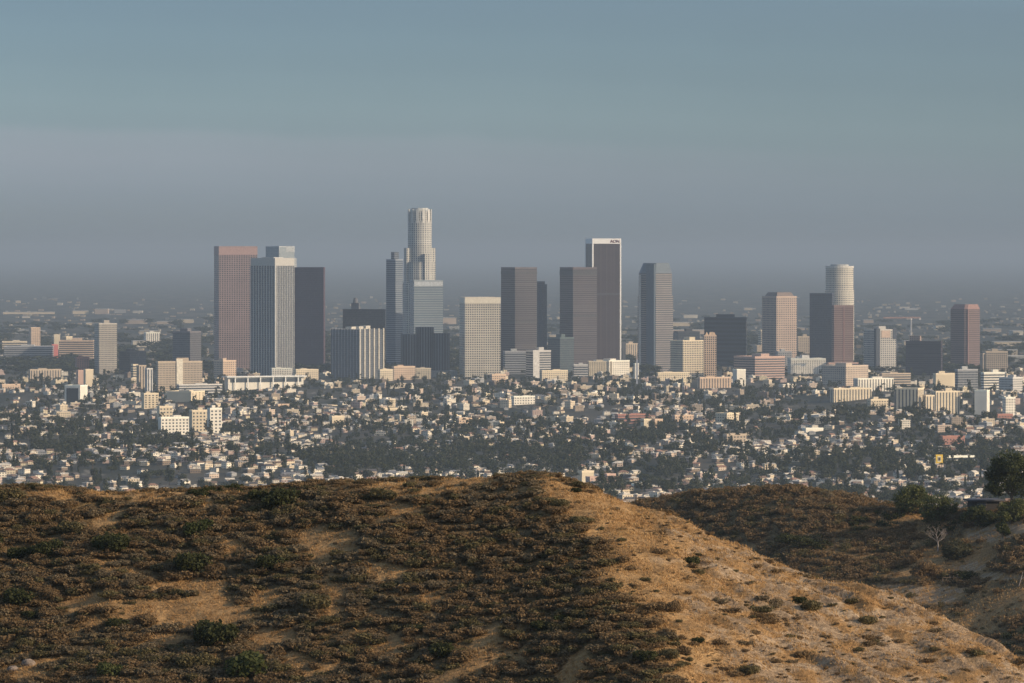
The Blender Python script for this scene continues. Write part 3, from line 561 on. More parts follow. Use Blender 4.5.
for (x0, xf, x1, yt, yb, col, st, lab, ref) in MID:
    cat = 'house' if 'house' in lab or 'villa' in lab or 'bungalow' in lab else 'building'
    nm = {'house': 'house'}.get(cat, 'apartment_block' if 'apartment' in lab or 'flats' in lab else 'office_block')
    wins = None
    if st == 'wins': st = 'punched'; wins = (max(3, round((x1 - xf) / 3.3)), max(3, round((yb - yt) / 3.4)))
    nm = 'city_block' if nm == 'office_block' and 'office' not in lab else nm
    e, w, d, H, X, Y, th, z = block(x0, xf, x1, yt, yb, col, st, lab, ref, nm, cat, r=.9, pent=.45 if (x1 - xf) > 9 else 0, wins=wins)
    if 'stair spine' in lab:
        b = MB(); b.box(-w * .09, w * .05, -d / 2 - 1.5, -d / 2 + 1, -8, H + 5, 0, 1); b.build('stair_spine', [plain('spine', (.66, .6, .48)), ROOF], e)
    if 'glass cube' in (ref or ''):
        b = MB(); b.box(-w / 2 - .3, -w / 2 + .2, -d / 2 + 3, d / 2 - 3, -5, H - 3); b.build('glass_flank', plain('black glass', (.03, .035, .04), .15, .1, .1, .5), e)
    if 'wide flat roof' in lab:
        b = MB(); b.box(-w / 2 - 4, w / 2 + 4, -d / 2 - 5, d / 2 + 3, H + 1.55, H + 3.4, 0, 0, True); b.build('roof_slab', plain('white slab', (.78, .76, .70), .8, .06), e)
        b = MB(); b.box(-w / 2 + 4, w / 2 - 4, -d / 2 - .4, -d / 2 + .5, H * .62, H - .8, 0, 0, True); b.build('dark_strip', plain('dark strip', (.06, .07, .08), .3, .2, .1), e)  # dark band across the upper wall, just below the roof slab
        for k in range(6):
            xx = -w / 2 + w * (k + .5) / 6; b = MB(); b.box(xx - .9, xx + .9, -d / 2 - 4, -d / 2 - 2.6, -5, H + 1.5); b.build('column', plain('white slab', (.78, .76, .7)), e)
    if 'blank pier' in lab:
        b = MB(); b.box(-w / 2, -w * .15, -d / 2 - .8, -d / 2 + 1, -8, H - .8); b.build('pier', plain('pale pier', (.6, .57, .52)), e)
    if 'raised middle' in lab:
        b = MB(); b.box(-w * .16, w * .05, -d * .3, d * .3, H + .02, H + 7, 0, 1); b.build('raised_hall', [plain('white hall', (.74, .7, .62)), ROOF], e)
    if 'peaked' in lab:
        for k in range(3):
            xx = w * (k - 1) * .3; b = MB(); b.prism([(xx - 3, -d / 2 - .4), (xx + 3, -d / 2 - .4), (xx + 3, -d / 2 + 3), (xx - 3, -d / 2 + 3)], H + 1.55, H + 7, 0, 0, [(xx - .3, -d / 2 + 1), (xx + .3, -d / 2 + 1), (xx + .3, -d / 2 + 1.6), (xx - .3, -d / 2 + 1.6)]); b.build('gable_peak', plain('peach stone', (.66, .46, .3)), e)
    if 'yellowish stripe' in lab:
        b = MB(); b.box(-w * .5, -w * .2, -d / 2 - .5, -d / 2 + .3, -8, H - .8); b.build('stripe_panel', plain('yellow panel', (.5, .45, .25)), e)
# yellow sign with a dark mark
p = on_ground(939.5, 468); k = p[1] / F; FOOT.extend([(p[0], p[1] - q_, 9) for q_ in (0, 14, 30, 48, 68, 90, 115, 140)])
e = thing('billboard', 'yellow framed sign with a dark mark beside the low white shed', 'sign', p, rad(8)); LANDMARKS.append(('the yellow sign', proj(p + np.array((0, 0, 5)))))
b = MB(); b.box(-3.6 * k, 3.6 * k, -.4, .4, 4.6 * k, 13.4 * k, 0, 0, True); b.build('sign_panel', plain('yellow paint', (.80, .52, .06), .5, .08), e)
b = MB(); b.box(-1.9 * k, 1.9 * k, -.55, -.41, 6.0 * k, 12.0 * k, 0, 0, True); b.build('pale_field', plain('pale field', (.75, .66, .4), .5, .08), e)
b = MB(); b.prism([(-1.1 * k, -.7), (1.1 * k, -.7), (1.1 * k, -.56), (-1.1 * k, -.56)], 7.4 * k, 10.6 * k, 0, 0, None, True); b.build('dark_mark', plain('dark mark', (.08, .05, .04), .5, .08), e)
for s_ in (-1, 1):
    b = MB(); b.tube([(s_ * 2.4 * k, 0, -2), (s_ * 2.4 * k, 0, 4.7 * k)], [.3, .3], 6); b.build('post', plain('sign post', (.2, .2, .2)), e)
# thin monuments over the roofs
for px, yt, yb, lab, col in ((637, 353, 388, 'thin grey pylon rising beside the slim white pylon', (.36, .38, .42)), (275.5, 383, 398, 'slender pinkish bell tower among the treetops', (.45, .32, .28))):
    p = on_ground(px, yb); k = p[1] / F; hh = (yb - yt) * k
    e = thing('spire', lab, 'tower', p); b = MB(); b.box(-.8 * k, .8 * k, -.8 * k, .8 * k, -4, hh * .8); b.build('shaft', plain('spire ' + lab[:6], col), e)
    b = MB(); b.prism([(-.9 * k, -.9 * k), (.9 * k, -.9 * k), (.9 * k, .9 * k), (-.9 * k, .9 * k)], hh * .8 + .02, hh, 0, 0, [(-.1, -.1), (.1, -.1), (.1, .1), (-.1, .1)], True); b.build('cap', plain('spire cap', (.3, .25, .22)), e)
# ------------------------------------------------------------------ the two hills
S1 = np.array([(-900, 560), (-300, 500), (-80, 486), (0, 486), (40, 485), (60, 489), (100, 492), (150, 492), (200, 491), (260, 489), (300, 487), (350, 484), (420, 481), (480, 477), (520, 473), (545, 475), (580, 483), (620, 498), (660, 513), (700, 529), (740, 546), (780, 563), (820, 576), (860, 587), (900, 601), (940, 618), (980, 638), (1024, 660), (1200, 745), (1700, 930)], float)
S2 = np.array([(-200, 640), (500, 540), (620, 510), (660, 500), (700, 494), (740, 490), (790, 489), (830, 494), (870, 501), (900, 506), (940, 510), (980, 509), (1024, 503), (1120, 492), (1500, 500), (2500, 560)], float)
def yc1(x): return np.interp(x, S1[:, 0], S1[:, 1])
def Y1(x): return np.interp(x, [-900, 0, 520, 1024, 1700], [520, 500, 482, 455, 430])
def hill1(X, Y, det=True):
    X = np.asarray(X, float); Y = np.asarray(Y, float)
    xp = 512 + F * X / np.maximum(Y, 150); t = Y1(xp) - Y
    xe = xp - 2.7 * np.clip(t, 0, 60)
    yc = yc1(xe); Yk = Y1(xp); Zc = CAMZ - (yc - HOR) * Yk / F
    S = np.where(t > 0, .40, .50)
    Z = Zc - S * (np.sqrt(t * t + 14) - math.sqrt(14)) - .30 * np.maximum(t - 60, 0) - .45 * np.maximum(np.abs(X) - 150, 0)
    if det:
        rt = np.clip((xe - 560) / 120, 0, 1)
        Z = Z + (.7 + .9 * np.clip(np.abs(t) / 12, 0, 1)) * (fbm(X / 11, Y / 11, 3, 3) - .5) + .5 * (fbm(X / 2.6, Y / 2.6, 5, 3) - .5)
        gul = np.abs(fbm((X * .75 + Y * .66) / 2.6, (X * .66 - Y * .75) / 13, 9, 4) - .5) * 2
        Z = Z + rt * (1.5 * (gul - .3) + .55 * (fbm((X * .75 + Y * .66) / .8, (X * .66 - Y * .75) / 1.8, 21, 3) - .5))
    return Z
def yc2(x): return np.interp(x, S2[:, 0], S2[:, 1])
def Y2(x): return np.interp(x, [0, 660, 1024, 1600], [1330, 1250, 1170, 1120])
def hill2(X, Y, det=True):
    X = np.asarray(X, float); Y = np.asarray(Y, float)
    xp = 512 + F * X / np.maximum(Y, 400); t = Y2(xp) - Y; yc = yc2(xp); Zc = CAMZ - (yc - HOR) * Y2(xp) / F
    Z = Zc - np.where(t > 0, .31, .5) * (np.sqrt(t * t + 60) - math.sqrt(60)) - .30 * np.maximum(t - 130, 0) - .5 * np.maximum(np.abs(X - 80) - 260, 0)
    if det: Z = Z + 2.6 * (fbm(X / 34, Y / 34, 13, 3) - .5) + .9 * (fbm(X / 7, Y / 7, 15, 3) - .5)
    return Z
def sil(x): return np.minimum(yc1(x), np.where(x > 640, yc2(x), 9999))
GOLD = [(175, 612, 75, 15), (95, 604, 30, 12), (190, 586, 30, 7), (50, 495, 30, 5), (150, 498, 18, 5), (140, 571, 14, 6), (165, 641, 26, 9), (328, 545, 30, 18), (392, 573, 26, 11), (408, 509, 34, 6), (280, 636, 34, 9), (338, 611, 16, 9),
        (392, 646, 22, 14), (440, 492, 40, 6), (268, 600, 20, 8), (470, 480, 30, 5), (235, 545, 16, 6), (430, 600, 14, 8), (60, 660, 20, 6), (300, 660, 22, 10)]
def bare(xp, row, X, Y):
    """0 where scrub covers the slope, 1 where dry grass or dirt shows"""
    n = fbm(X / 5.2, Y / 8, 31, 4)
    g = np.clip((n - .63) / .09, 0, 1) * .7
    for cx, cy, rx, ry in GOLD:
        q = ((xp - cx) / rx) ** 2 + ((row - cy) / ry) ** 2 + (n - .5) * 2.6
        g = np.maximum(g, np.clip(1.42 - q, 0, 1) * .92)
    xb = 512 + (row - 480) * .64 + (fbm(X / 4, Y / 4, 41, 3) - .5) * 130
    return np.maximum(g, np.clip((xp - xb + 30) / 125, 0, 1) * np.clip(1.75 - 1.6 * fbm(X / 3.2, Y / 3.2, 43, 3), 0, 1)), np.clip((xp - xb - 60 - (620 - row) * .25) / 110, 0, 1)
def row_of(X, Y, Z): return HOR + F * (CAMZ - Z) / Y

# ground cover materials
hmat, nt, b = newmat('dry hillside'); g = N(nt, 'ShaderNodeNewGeometry')
ab = N(nt, 'ShaderNodeAttribute', attribute_name='bare'); ad = N(nt, 'ShaderNodeAttribute', attribute_name='dirt')
n1 = noise(nt, g.outputs['Position'], .35, 6, .65); n2 = noise(nt, g.outputs['Position'], 2.2, 5, .7); n3 = noise(nt, g.outputs['Position'], .9, 5, .7)
gold = mixc(nt, remap(nt, n1, .35, .65), (.32, .185, .080), (.49, .305, .140))
gold = mixc(nt, remap(nt, n2, .32, .52, .6, 0.), gold, (.13, .078, .036))
dirt = mixc(nt, remap(nt, n3, .35, .62), (.31, .21, .125), (.45, .32, .20))
dirt = mixc(nt, remap(nt, n2, .34, .54, .85, 0.), dirt, (.15, .10, .06))
litter = mixc(nt, remap(nt, n2, .35, .65), (.10, .070, .038), (.21, .142, .068))
mr = N(nt, 'ShaderNodeMapping'); mr.inputs['Rotation'].default_value = (0, 0, rad(48)); mr.inputs['Scale'].default_value = (.12, 1.6, .5); L(nt, g.outputs['Position'], mr.inputs[0])
n4 = noise(nt, mr.outputs[0], 1., 6, .65)
gold = mixc(nt, M_(nt, 'MULTIPLY', remap(nt, n4, .46, .62), .55), gold, (.20, .125, .06))
dirt = mixc(nt, M_(nt, 'MULTIPLY', remap(nt, n4, .44, .60), .75), dirt, (.21, .15, .095)); dirt = mixc(nt, M_(nt, 'MULTIPLY', remap(nt, n4, .50, .36), .5), dirt, (.44, .34, .23))
dm = M_(nt, 'MULTIPLY', ad.outputs['Fac'], remap(nt, n1, .42, .58)); 
c = mixc(nt, remap(nt, dm, .1, .5), gold, dirt)
c = mixc(nt, remap(nt, M_(nt, 'ADD', ab.outputs['Fac'], M_(nt, 'MULTIPLY', M_(nt, 'SUBTRACT', n2, .5), .8)), .15, .6), litter, c)
L(nt, c, b.inputs['Base Color']); b.inputs['Roughness'].default_value = .95; b.inputs['Specular IOR Level'].default_value = .05
bp = N(nt, 'ShaderNodeBump'); bp.inputs['Strength'].default_value = .9; bp.inputs['Distance'].default_value = .35; L(nt, n2, bp.inputs['Height']); L(nt, bp.outputs[0], b.inputs['Normal'])

fx = np.arange(-62, 62.1, .34); fy = np.arange(424, 530, .34)
hx = np.concatenate([[-700, -500, -350, -260], np.arange(-200, -62, 8), fx, np.arange(70, 201, 8), [260, 350, 500, 700]])
hy = np.concatenate([[120, 160, 200, 240, 280, 320], np.arange(350, 424, 5), fy, np.arange(536, 700, 8), np.arange(720, 1000, 25)])
HX, HY = np.meshgrid(hx, hy); HZ = hill1(HX, HY)
xp = 512 + F * HX / HY; rw = row_of(HX, HY, HZ); BR, DT = bare(xp, rw, HX, HY)
tag(link('hill', grid_mesh('hill', HX, HY, HZ, hmat, True, {'bare': BR, 'dirt': DT})), kind='structure')
PATHS = [(970, 567, 20, 6), (935, 592, 34, 6), (900, 588, 26, 4), (990, 534, 22, 9), (1016, 530, 14, 8), (1000, 577, 22, 4), (930, 600, 30, 4)]
def bare2(xp, row, X, Y):
    n = fbm(X / 9, Y / 14, 51, 4); g = np.clip((n - .58) / .08, 0, 1) * np.where(xp > 900, .5, .3)
    pth = np.zeros_like(g)
    for cx, cy, rx, ry in PATHS:
        q = ((xp - cx) / rx) ** 2 + ((row - cy) / ry) ** 2 + (n - .5) * 1.6
        g = np.maximum(g, np.clip(1.5 - q, 0, 1)); pth = np.maximum(pth, np.clip(1.5 - q, 0, 1))
    return g, pth
r_x = np.concatenate([np.arange(-900, -20, 60), np.arange(-10, 180, 1.2), np.arange(185, 420, 12), np.arange(450, 1100, 60)])
r_y = np.concatenate([np.arange(560, 1030, 20), np.arange(1040, 1290, 1.4), np.arange(1295, 1800, 20)])
RX, RY = np.meshgrid(r_x, r_y); RZ = hill2(RX, RY)
xp = 512 + F * RX / RY; rw = row_of(RX, RY, RZ); B2, P2_ = bare2(xp, rw, RX, RY)
tag(link('hill', grid_mesh('hill_beyond', RX, RY, RZ, hmat, True, {'bare': B2, 'dirt': P2_})), kind='structure')

# ------------------------------------------------------------------ leaf clouds
def leaf_quads(P, Nn, size, flat=.6):
    """loose quads at P facing about Nn"""
    n = len(P); nn = Nn + NR.normal(0, flat, (n, 3)); nn /= np.linalg.norm(nn, axis=1, keepdims=True) + 1e-9
    a = np.cross(nn, NR.normal(0, 1, (n, 3))); a /= np.linalg.norm(a, axis=1, keepdims=True) + 1e-9; c_ = np.cross(nn, a)
    s = (size * NR.uniform(.6, 1.35, n))[:, None]; a = a * s; c_ = c_ * s * NR.uniform(.45, .9, n)[:, None]
    return np.stack([P - a * .5 - c_ * .5, P + a * .5 - c_ * .3, P + a * .35 + c_ * .5, P - a * .5 + c_ * .4], 1)
def lobes_cloud(n, lobes, size, flat=.6, fill=.25, floor=None):
    """lobes: (cx, cy, cz, rx, ry, rz)"""
    Lb = np.array(lobes, float); wts = Lb[:, 3] * Lb[:, 5]; k = NR.choice(len(Lb), n, p=wts / wts.sum())
    d = NR.normal(0, 1, (n, 3)); d /= np.linalg.norm(d, axis=1, keepdims=True)
    r = 1 - fill * NR.random(n) ** 1.5 + NR.normal(0, .05, n)
    P = Lb[k, :3] + d * Lb[k, 3:] * r[:, None]; d2 = d / Lb[k, 3:] ; d2 /= np.linalg.norm(d2, axis=1, keepdims=True)
    if floor is not None: P[:, 2] = np.maximum(P[:, 2], floor + NR.random(n) * .12)
    return leaf_quads(P, d2, size, flat)
def bush_lobes(seed, w=1., h=.75, k=7):
    q = random.Random(seed); o = [(0, 0, h * .35, w * .62, w * .62, h * .55)]
    for i in range(k):
        a = q.uniform(0, 6.28); r = w * q.uniform(.3, .72); s = w * q.uniform(.26, .46)
        o.append((r * math.cos(a), r * math.sin(a), h * q.uniform(.22, .62), s, s, s * q.uniform(.6, .95)))
    return o
brown = leafmat('dry brown scrub', (.150, .099, .050), (.20, .134, .068), (.255, .17, .085), .5)
greyb = leafmat('grey scrub', (.150, .115, .067), (.20, .153, .09), (.245, .185, .11), .5)
olive = leafmat('olive scrub', (.092, .080, .038), (.132, .110, .051), (.18, .142, .065), .6)
green = leafmat('green bush', (.028, .033, .012), (.045, .050, .018), (.080, .082, .030), .7)
lgreen = leafmat('light green bush', (.045, .056, .018), (.068, .080, .026), (.11, .115, .040), .7)
BUSH = {}
for kind, mat, hh, n, sz in (('brown', brown, .66, 1300, .14), ('greyb', greyb, .6, 1200, .14), ('olive', olive, .7, 1300, .14), ('green', green, .85, 1500, .15), ('lgreen', lgreen, .8, 1500, .15)):
    BUSH[kind] = [quads_mesh('shrub_' + kind, lobes_cloud(n, bush_lobes(100 + i * 7 + len(kind), 1., hh, 6 + i), sz * .82, .75, .3, 0.), mat) for i in range(4)]
BUSHQ = {k: [lobes_cloud(480, bush_lobes(300 + i * 5 + len(k), 1., .66, 7), .17, .8, .35, 0.) for i in range(5)] for k in BUSH}
BM = dict(brown=brown, greyb=greyb, olive=olive, green=green, lgreen=lgreen)

def solve_row(x, row, hill, Yk):
    """forward distance on the near side of a hill where photo position (x, row) meets it"""
    for Y in np.arange(Yk(x) + 4, Yk(x) - 160, -.5):
        X = (x - 512) / F * Y
        if row_of(X, Y, float(hill(X, Y))) >= row: return X, Y
    return (x - 512) / F * Y, Y
SHRUBS = []  # (kind, X, Y, r, hs)
for x, row, wpx, kd in [(39, 485, 20, 'olive'), (80, 498, 30, 'green'), (111, 552, 50, 'green'), (16, 558, 30, 'green'), (46, 556, 42, 'green'), (189, 570, 46, 'green'), (202, 532, 38, 'lgreen'), (215, 642, 60, 'green'), (243, 676, 62, 'lgreen'), (18, 604, 42, 'green'),
        (114, 627, 28, 'green'), (26, 645, 30, 'olive'), (196, 668, 44, 'olive'), (109, 676, 42, 'lgreen'), (282, 506, 48, 'green'), (262, 500, 30, 'green'), (269, 566, 36, 'green'), (318, 608, 42, 'olive'), (442, 656, 36, 'green'), (422, 631, 17, 'green'), (478, 550, 32, 'olive'),
        (386, 497, 32, 'olive'), (576, 491, 13, 'green'), (602, 527, 10, 'olive'), (594, 550, 15, 'brown'), (623, 561, 20, 'brown'), (646, 580, 12, 'olive'), (656, 590, 8, 'olive'), (693, 563, 22, 'green'), (698, 573, 15, 'olive'), (543, 627, 26, 'green'), (560, 622, 22, 'lgreen'), (698, 642, 16, 'green'),
        (749, 673, 24, 'olive'), (646, 660, 28, 'green'), (618, 609, 11, 'green'), (680, 622, 9, 'olive'), (809, 609, 28, 'olive'), (800, 600, 16, 'green'), (837, 587, 12, 'olive'), (866, 622, 22, 'olive'), (798, 639, 14, 'brown'), (803, 656, 18, 'brown'), (852, 603, 16, 'olive'), (155, 492, 20, 'green'), (690, 660, 12, 'olive'), (735, 570, 8, 'olive'), (720, 590, 8, 'olive'), (875, 640, 12, 'olive'), (935, 648, 12, 'olive'), (760, 610, 9, 'olive'), (70, 530, 34, 'olive'), (5, 500, 40, 'olive')]:
    X, Y = solve_row(x, row, hill1, Y1); SHRUBS.append((kd, X, Y, wpx / 2 * Y / F, 1.0, True))
NC = 30000; cx_ = NR.uniform(-70, 1090, NC); ct_ = NR.uniform(-6, 56, NC); cY = Y1(cx_) - ct_; cX = (cx_ - 512) / F * cY; cZ = hill1(cX, cY); cR = row_of(cX, cY, cZ); cG, _d = bare(cx_, cR, cX, cY)
for x, t, Y, X, row, g in zip(cx_, ct_, cY, cX, cR, cG):
    x, t, Y, X, row, g = float(x), float(t), float(Y), float(X), float(row), float(g)
    zr = x > 520 + (row - 480) * .6
    if R.random() > ((1 - g) ** 1.2 * .44 + .02 + (.065 if zr else 0)): continue
    q = .5 * vnoise(X / 7, Y / 7, 77) + .5 * vnoise(X / 15, Y / 20, 79); u = R.random()
    if g > .5: r = R.uniform(.10, .36) if R.random() < .88 else R.uniform(.36, .8)
    else: r = (R.uniform(.65, 1.3) if R.random() < .7 else R.uniform(.22, .6)) * (.7 if t < 4 else 1)
    kd = 'green' if (q > (.70 if x < 270 else .80) and u < .5 and x < 460) else 'olive' if u < .2 else 'greyb' if u < (.75 if q < .35 else .34) else 'brown'
    SHRUBS.append((kd, X, Y, r, R.uniform(.8, 1.15) if kd in ('green', 'lgreen') else R.uniform(.6, .9), False))
seen = []
for i, (kd, X, Y, r, hs, must) in enumerate(SHRUBS):
    x, y = proj((X, Y, float(hill1(X, Y)) + r * .4)); ok = 4 < x < 1020 and y < 677 and y < 999
    seen.append((must * 10 + r if ok else -1, i))
seen.sort(reverse=True); single = set(i for s_, i in seen[:300] if s_ > 0)
ITEMS = []  # things to be labelled: (object, description, photo position)
SN = dict(brown='dry brown', greyb='grey brown', olive='olive brown', green='dark green', lgreen='bright green')
stf = {k: [] for k in BUSH}
for i, (kd, X, Y, r, hs, must) in enumerate(SHRUBS):
    Z = float(hill1(X, Y)) - .06; a = R.uniform(0, 6.28)
    if i in single:
        o = link('shrub', R.choice(BUSH[kd])); o.location = (X, Y, Z); o.rotation_euler = (0, 0, a); o.scale = (r, r * R.uniform(.85, 1.1), r * hs)
        sz = 'large' if r > 1.35 else 'broad' if r > 1.12 else 'small' if r < .7 else 'low'
        where = 'on the grassy slope' if float(bare(np.array(proj((X, Y, Z))[0]), np.array(proj((X, Y, Z))[1]), np.array(X), np.array(Y))[0]) > .5 else 'in the scrub'
        ITEMS.append((o, f'{sz} {SN[kd]} bush', proj((X, Y, Z + r * .4)), 'shrub', 'bushes on the golden hill'))
    else:
        Q = BUSHQ[kd][i % 5]; ca, sa = math.cos(a), math.sin(a); M = np.array(((ca, -sa, 0), (sa, ca, 0), (0, 0, 1)))
        stf[kd].append((Q * np.array((r, r, r * hs))) @ M.T + np.array((X, Y, Z)))
# scrub on the ridge beyond
NC = 8000; cx_ = NR.uniform(600, 1120, NC); ct_ = NR.uniform(-12, 110, NC); cY = Y2(cx_) - ct_; cX = (cx_ - 512) / F * cY; cZ = hill2(cX, cY); cR = row_of(cX, cY, cZ); cG, _d = bare2(cx_, cR, cX, cY)
for x, t, Y, X, Z, row, g in zip(cx_, ct_, cY, cX, cZ, cR, cG):
    x, Y, X, Z, g = float(x), float(Y), float(X), float(Z), float(g)
    if R.random() > (1 - g) ** 1.5 * (.9 if x < 920 else .6) + .02: continue
    r = R.uniform(.8, 2.2) if float(g) < .4 and R.random() < .75 else R.uniform(.3, .9); u = R.random(); q = vnoise(X / 16, Y / 16, 78)
    kd = 'green' if (q > .72 and u < .5) else 'olive' if u < .16 else 'greyb' if u < .24 else 'brown'
    Q = BUSHQ[kd][R.randrange(5)][::2]; a = R.uniform(0, 6.28); ca, sa = math.cos(a), math.sin(a); M = np.array(((ca, -sa, 0), (sa, ca, 0), (0, 0, 1)))
    stf[kd].append((Q * np.array((r, r, r * .95))) @ M.T + np.array((X, Y, Z - .1)))
ks = [k for k in stf if stf[k]]; V = [np.concatenate(stf[k]) for k in ks]
me = quads_mesh('undergrowth', np.concatenate(V), [BM[k] for k in ks], np.concatenate([np.full(len(v), i) for i, v in enumerate(V)]))
tag(link('undergrowth', me), kind='stuff')
# dry grass
gmat = leafmat('dry grass blades', (.32, .18, .068), (.46, .275, .11), (.54, .36, .17), .4)
P = []
n = 170000; x = NR.uniform(-70, 1095, n); t = NR.uniform(-5, 56, n); Yg = Y1(x) - t; Xg = (x - 512) / F * Yg; Zg = hill1(Xg, Yg); g, dd = bare(x, row_of(Xg, Yg, Zg), Xg, Yg)
cl = fbm(Xg / 1.6, Yg / 1.6, 88, 3)
keep = NR.random(n) < np.clip(g * (1 - .75 * dd) + .20, 0, 1) * np.clip((cl - .34) * 4, .08, 1) * .8
Xg, Yg, Zg = Xg[keep], Yg[keep], Zg[keep]
for k in range(3):
    m_ = len(Xg); bx = Xg + NR.normal(0, .10, m_); by = Yg + NR.normal(0, .10, m_); h_ = NR.uniform(.07, .27, m_); w_ = NR.uniform(.02, .05, m_); lx = NR.normal(-.05, .14, m_); ly = NR.normal(0, .14, m_); az = NR.uniform(0, 3.14, m_); ux, uy = np.cos(az) * w_, np.sin(az) * w_
    z0 = Zg - .05
    P.append(np.stack([np.stack([bx - ux, by - uy, z0], 1), np.stack([bx + ux, by + uy, z0], 1), np.stack([bx + lx + ux * .5, by + ly + uy * .5, z0 + h_], 1), np.stack([bx + lx - ux * .5, by + ly - uy * .5, z0 + h_], 1)], 1))
n = 60000; x = NR.uniform(620, 1110, n); t = NR.uniform(-10, 100, n); Yg = Y2(x) - t; Xg = (x - 512) / F * Yg; Zg = hill2(Xg, Yg); g, pth = bare2(x, row_of(Xg, Yg, Zg), Xg, Yg)
keep = NR.random(n) < np.clip(np.where(x < 910, .12, .35) + g * .4 - pth * .45, .05, 1) * np.clip((fbm(Xg / 5, Yg / 5, 89, 3) - .36) * 4, .06, 1); Xg, Yg, Zg = Xg[keep], Yg[keep], Zg[keep]; m_ = len(Xg)
for k in range(2):
    bx = Xg + NR.normal(0, .2, m_); by = Yg + NR.normal(0, .2, m_); h_ = NR.uniform(.15, .5, m_); w_ = NR.uniform(.05, .12, m_); az = NR.uniform(0, 3.14, m_); ux, uy = np.cos(az) * w_, np.sin(az) * w_; z0 = Zg - .05; lx = NR.normal(-.05, .14, m_)
    P.append(np.stack([np.stack([bx - ux, by - uy, z0], 1), np.stack([bx + ux, by + uy, z0], 1), np.stack([bx + lx + ux * .5, by + uy * .5, z0 + h_], 1), np.stack([bx + lx - ux * .5, by - uy * .5, z0 + h_], 1)], 1))
tag(link('dry_grass', quads_mesh('dry_grass', np.concatenate(P), gmat)), kind='stuff')
# pale boulders among the scrub in the lower corner
X, Y = solve_row(28, 664, hill1, Y1); import bmesh
rk = plain('pale rock', (.19, .15, .12), .9, .35, 2.5)
for j, (dx, dy, s_, lab) in enumerate(((0, 0, .50, 'round pale boulder lying in grey scrub, larger of two'), (-1.3, -.4, .40, 'round pale boulder lying in grey scrub, smaller of two'))):
    bm = bmesh.new(); bmesh.ops.create_icosphere(bm, subdivisions=4, radius=1)
    for v in bm.verts:
        k_ = 1 + .35 * (fbm(v.co.x * 1.3 + 9 * j + 5, v.co.y * 1.3 + v.co.z * 1.7 + 5, 61, 3) - .5) + .30 * (fbm(v.co.x * 4 + 30, v.co.y * 5 + v.co.z * 4 + 30, 62, 2) - .5); v.co *= k_
    me = bpy.data.meshes.new('boulder'); bm.to_mesh(me); bm.free(); me.materials.append(rk); me.polygons.foreach_set('use_smooth', [True] * len(me.polygons))
    o = link('boulder', me); o.location = (X + dx, Y + dy, float(hill1(X + dx, Y + dy)) + s_ * .12); o.scale = (s_ * 1.15, s_, s_ * .8); tag(o, lab, 'boulder', 'pale boulders in the scrub')
LANDMARKS.append(('the pale boulders', (26, 655)))
# ------------------------------------------------------------------ trees and house on the ridge beyond
barkm = plain('bark', (.10, .075, .055), .95, .3, 3); palebark = plain('pale dead wood', (.25, .21, .18), .9, .25, 3)
pineleaf = leafmat('pine needles', (.028, .040, .016), (.056, .070, .026), (.115, .120, .046), .6)
oliveleaf = leafmat('olive tree leaves', (.055, .070, .024), (.095, .105, .036), (.155, .155, .058), .6)
greyleaf = leafmat('grey green leaves', (.05, .052, .030), (.075, .075, .042), (.12, .11, .06), .6)
def ridge_pt(x, row):
    X, Y = solve_row(x, row, hill2, Y2); return X, Y, float(hill2(X, Y))
def near_tree(name, label, cat, x, row, Y, lobes_px, mat, n, trunk_px, group=None, size=.34):
    """lobes given in photo pixels (x, y, half width, half height) at distance Y, turned into a solid crown"""
    X, Y = solve_row(x, row, hill2, Y2); k = Y / F; Z = float(hill2(X, Y)); e = thing(name, label, cat, (X, Y, Z), 0, group)
    Lb = []
    for lx, ly, rw_, rh_ in lobes_px:
        c_ = at(lx, ly, Y); Lb.append((c_[0] - X, R.uniform(-.35, .35) * rw_ * k, c_[2] - Z, rw_ * k, rw_ * k * .9, rh_ * k))
    sub = []
    for l_ in Lb:
        for _ in range(7):
            d = Vector((R.gauss(0, 1), R.gauss(0, 1), R.gauss(0, .8)))* 1.0; d = d.normalized() * R.uniform(.5, .95)
            sub.append((l_[0] + d.x * l_[3], l_[1] + d.y * l_[4], l_[2] + d.z * l_[5], l_[3] * .42, l_[4] * .42, l_[5] * .40))
    link('crown', quads_mesh('crown', lobes_cloud(int(n * 2.6), Lb + sub, size * 1.2, .7, .5), mat), e)
    top = max(Lb, key=lambda l_: l_[2]); b = MB(); r0 = trunk_px * k
    b.tube([(0, 0, -.4), (R.uniform(-.1, .1), 0, top[2] * .35), (top[0] * .6, top[1] * .5, top[2] * .75), (top[0], top[1], top[2])], [r0, r0 * .8, r0 * .55, r0 * .2], 8); b.build('trunk', barkm, e)
    for l_ in Lb[:5]:
        b = MB(); b.tube([(0, 0, top[2] * .3), (l_[0] * .5, l_[1] * .5, l_[2] * .6 + top[2] * .1), (l_[0], l_[1], l_[2])], [r0 * .5, r0 * .32, r0 * .12], 6); b.build('limb', barkm, e)
    return e
near_tree('pine_tree', 'big dark green pine rising at the edge of the view above the ridge', 'tree', 1012, 512, 1168, [(1010, 462, 18, 13), (994, 474, 10, 9), (1000, 486, 13, 10), (1024, 468, 14, 12), (1020, 486, 14, 12), (1036, 478, 12, 12), (1008, 476, 14, 12), (992, 488, 6, 5)], pineleaf, 5200, 1.8, None, .30)
near_tree('round_tree', 'round olive green tree on the ridge beside a small shed roof', 'tree', 912, 512, 1185, [(912, 494, 14, 10), (902, 499, 10, 8), (922, 498, 10, 9), (911, 505, 16, 7)], oliveleaf, 2200, 1.2, None, .28)
